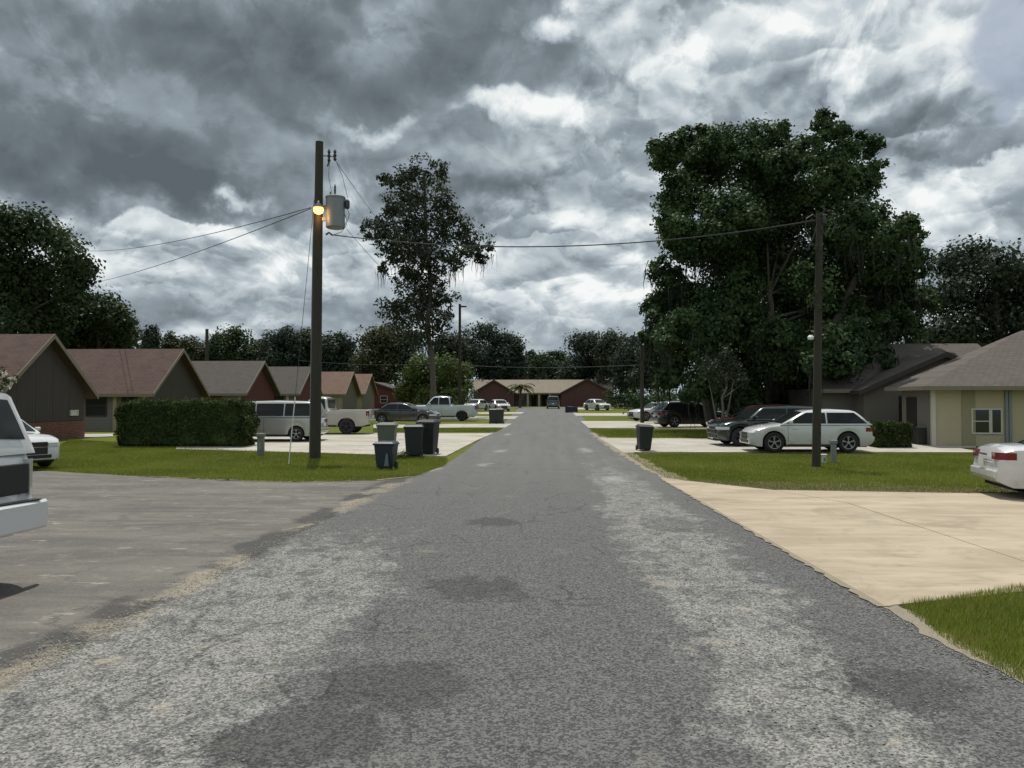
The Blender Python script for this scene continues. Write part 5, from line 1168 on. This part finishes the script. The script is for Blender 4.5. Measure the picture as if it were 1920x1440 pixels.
# yard lamp, lit
lp = L(597, 390, -.32); lam = MB().lathe([(.04, .16), (.10, .10), (.15, .05), (.17, .0)], 16, 'Z', lp + Vector((0, 0, .02))).build('yard_lamp', M['galv'], pl, smooth=True)
MB().lathe([(.165, .0), (.175, -.07), (.15, -.16), (.08, -.20)], 16, 'Z', lp).build('lens', M['glow'], lam, smooth=True)
MB().tube([L(597, 378), lp + Vector((0, 0, .17))], .025, 6).build('lamp_arm', M['galv'], lam)
MB().lathe([(.03, 0), (.03, .06), (.02, .08)], 8, 'Z', lp + Vector((0, 0, .18))).build('photocell', M['whitelamp'], lam)
ld = bpy.data.lights.new('yard_lamp_light', 'POINT'); ld.energy = 8; ld.color = (1, .55, .2); ld.shadow_soft_size = .12
lo_ = bpy.data.objects.new('yard_lamp_light', ld); C.objects.link(lo_); lo_.parent = pl; lo_.location = lp + Vector((0, -.05, -.30))
MB().tube([L(611, 440), L(617, 436), L(622, 440)], .035, 6).build('wire_clamp', M['insul'], pl)
MB().tube([(lean * .1 - .205, -.02, .02), (lean * .75 - .17, -.02, HP * .78)], .022, 6).build('ground_conduit', M['galv'], pl)
# guy wire with white guard
gx_, gy_ = gp(541, 873); gw = empty('guy_wire', (gx_, gy_, g(gy_)), 0, 'thin stay wire in a white plastic guard left of the tall utility pole', 'guy wire')
att = Vector((PLx - gx_ + lean * .7 - .15, PLy - gy_, HP * .82)); MB().tube([(0, 0, -.05), att], .009, 5).build('strand', M['wire'], gw)
MB().tube([att * .005, att * .24], .019, 8).build('guard', M['pvc'], gw)

PRx, PRy = gp(1530, 876); PRz = g(PRy); HR_ = aty(1536, 400, PRy).z - PRz
pr_ = empty('utility_pole', (PRx, PRy, PRz), 0, 'shorter wooden pole with a small white lamp on the right lawn before the white crossover', 'utility pole')
lean2 = aty(1537, 400, PRy).x - PRx
MB().tube([(0, 0, -.3), (lean2 * .5, 0, HR_ * .5), (lean2, 0, HR_)], [.135, .12, .10], 14).build('shaft', M['pole'], pr_, smooth=True)
def L2(px, py, dy=0): p = aty(px, py, PRy + dy); return Vector((p.x - PRx, dy, p.z - PRz))
wl = MB().tube([L2(1530, 632), L2(1522, 630)], .02, 6).build('lamp_arm', M['galv'], pr_); MB().lathe([(.03, -.09), (.09, -.07), (.10, 0), (.05, .06)], 12, 'Z', L2(1520, 632)).build('lamp', M['whitelamp'], wl, smooth=True)
for pts in ([(1536, 405), (1548, 392), (1560, 402), (1566, 424), (1560, 436)], [(1536, 412), (1524, 402), (1512, 410), (1510, 428), (1520, 436)], [(1536, 418), (1546, 440), (1556, 428)], [(1532, 420), (1524, 448), (1514, 470)]):
    MB().tube([L2(*p, -.12) for p in pts], .018, 5).build('service_drop_loop', M['wire'], pr_)
MB().lathe([(.06, -.12), (.08, 0), (.05, .12)], 8, 'Z', L2(1545, 412, -.1)).build('splice_box', M['insul'], pr_)
# tree leaves that show beside the right pole
V, Fq = leaf_cloud([(L2(1530, y_).x + dx, -.05, L2(1530, y_).z, .35, .25, .35) for y_, dx in ((500, -.2), (520, .3), (540, .4), (560, .1), (480, .2), (515, -.5))], 420, .13, clump=14, spread=.35, seed=31)
raw_mesh('oak_foliage', V, Fq, M['oak'], pr_)

# distant poles
def slim_pole(label, px, ytop, Y, r, arm=None):
    x = xat(px, Y); z = g(Y); h = aty(px, ytop, Y).z - z; o = empty('utility_pole', (x, Y, z), 0, label, 'utility pole')
    MB().tube([(0, 0, -.2), (0, 0, h)], [r, r * .75], 10).build('shaft', M['pole'], o, smooth=True)
    if arm: MB().box(-.1, arm, -.06, .06, h - .35, h - .2).build('crossarm', M['pole'], o)
    return Vector((x, Y, z + h))
p1 = slim_pole('slim dark pole rising right of the tall narrow tree', 862, 570, 80, .17, arm=.7)
p2 = slim_pole('slim pole left of the live oak, beside the white sedan', 1204, 648, 58, .15)
p3 = slim_pole('far bare stub-like pole above the third roof', 387, 617, 118, .32)
# wires
a = aty(621, 440, PLy); wire('long service wire sagging across the street between the two near poles', a, aty(1534, 412, PRy), .62, .020, 26)
wire('upper of the two wires running left from the tall pole', aty(583, 389, PLy), aty(150, 470, 66), .5, .016); wire('lower of the two wires running left from the tall pole', aty(583, 391, PLy), aty(150, 535, 66), .35, .016)
wire('faint wire descending from the tall pole to the slim pole on the left', aty(628, 300, PLy), p1 + Vector((.3, 0, -.2)), 1.0, .009)
wire('second faint wire from the transformer to the slim pole on the left', aty(650, 430, PLy), p1 + Vector((0, 0, -1.2)), 1.2, .009)
wire('far low wire crossing the street behind the slim poles', aty(862, 684, 80), aty(1204, 684, 58), .25, .022)
wire('far low wire left of the slim dark pole, across the treeline', aty(862, 680, 80), aty(560, 676, 84), .35, .02)
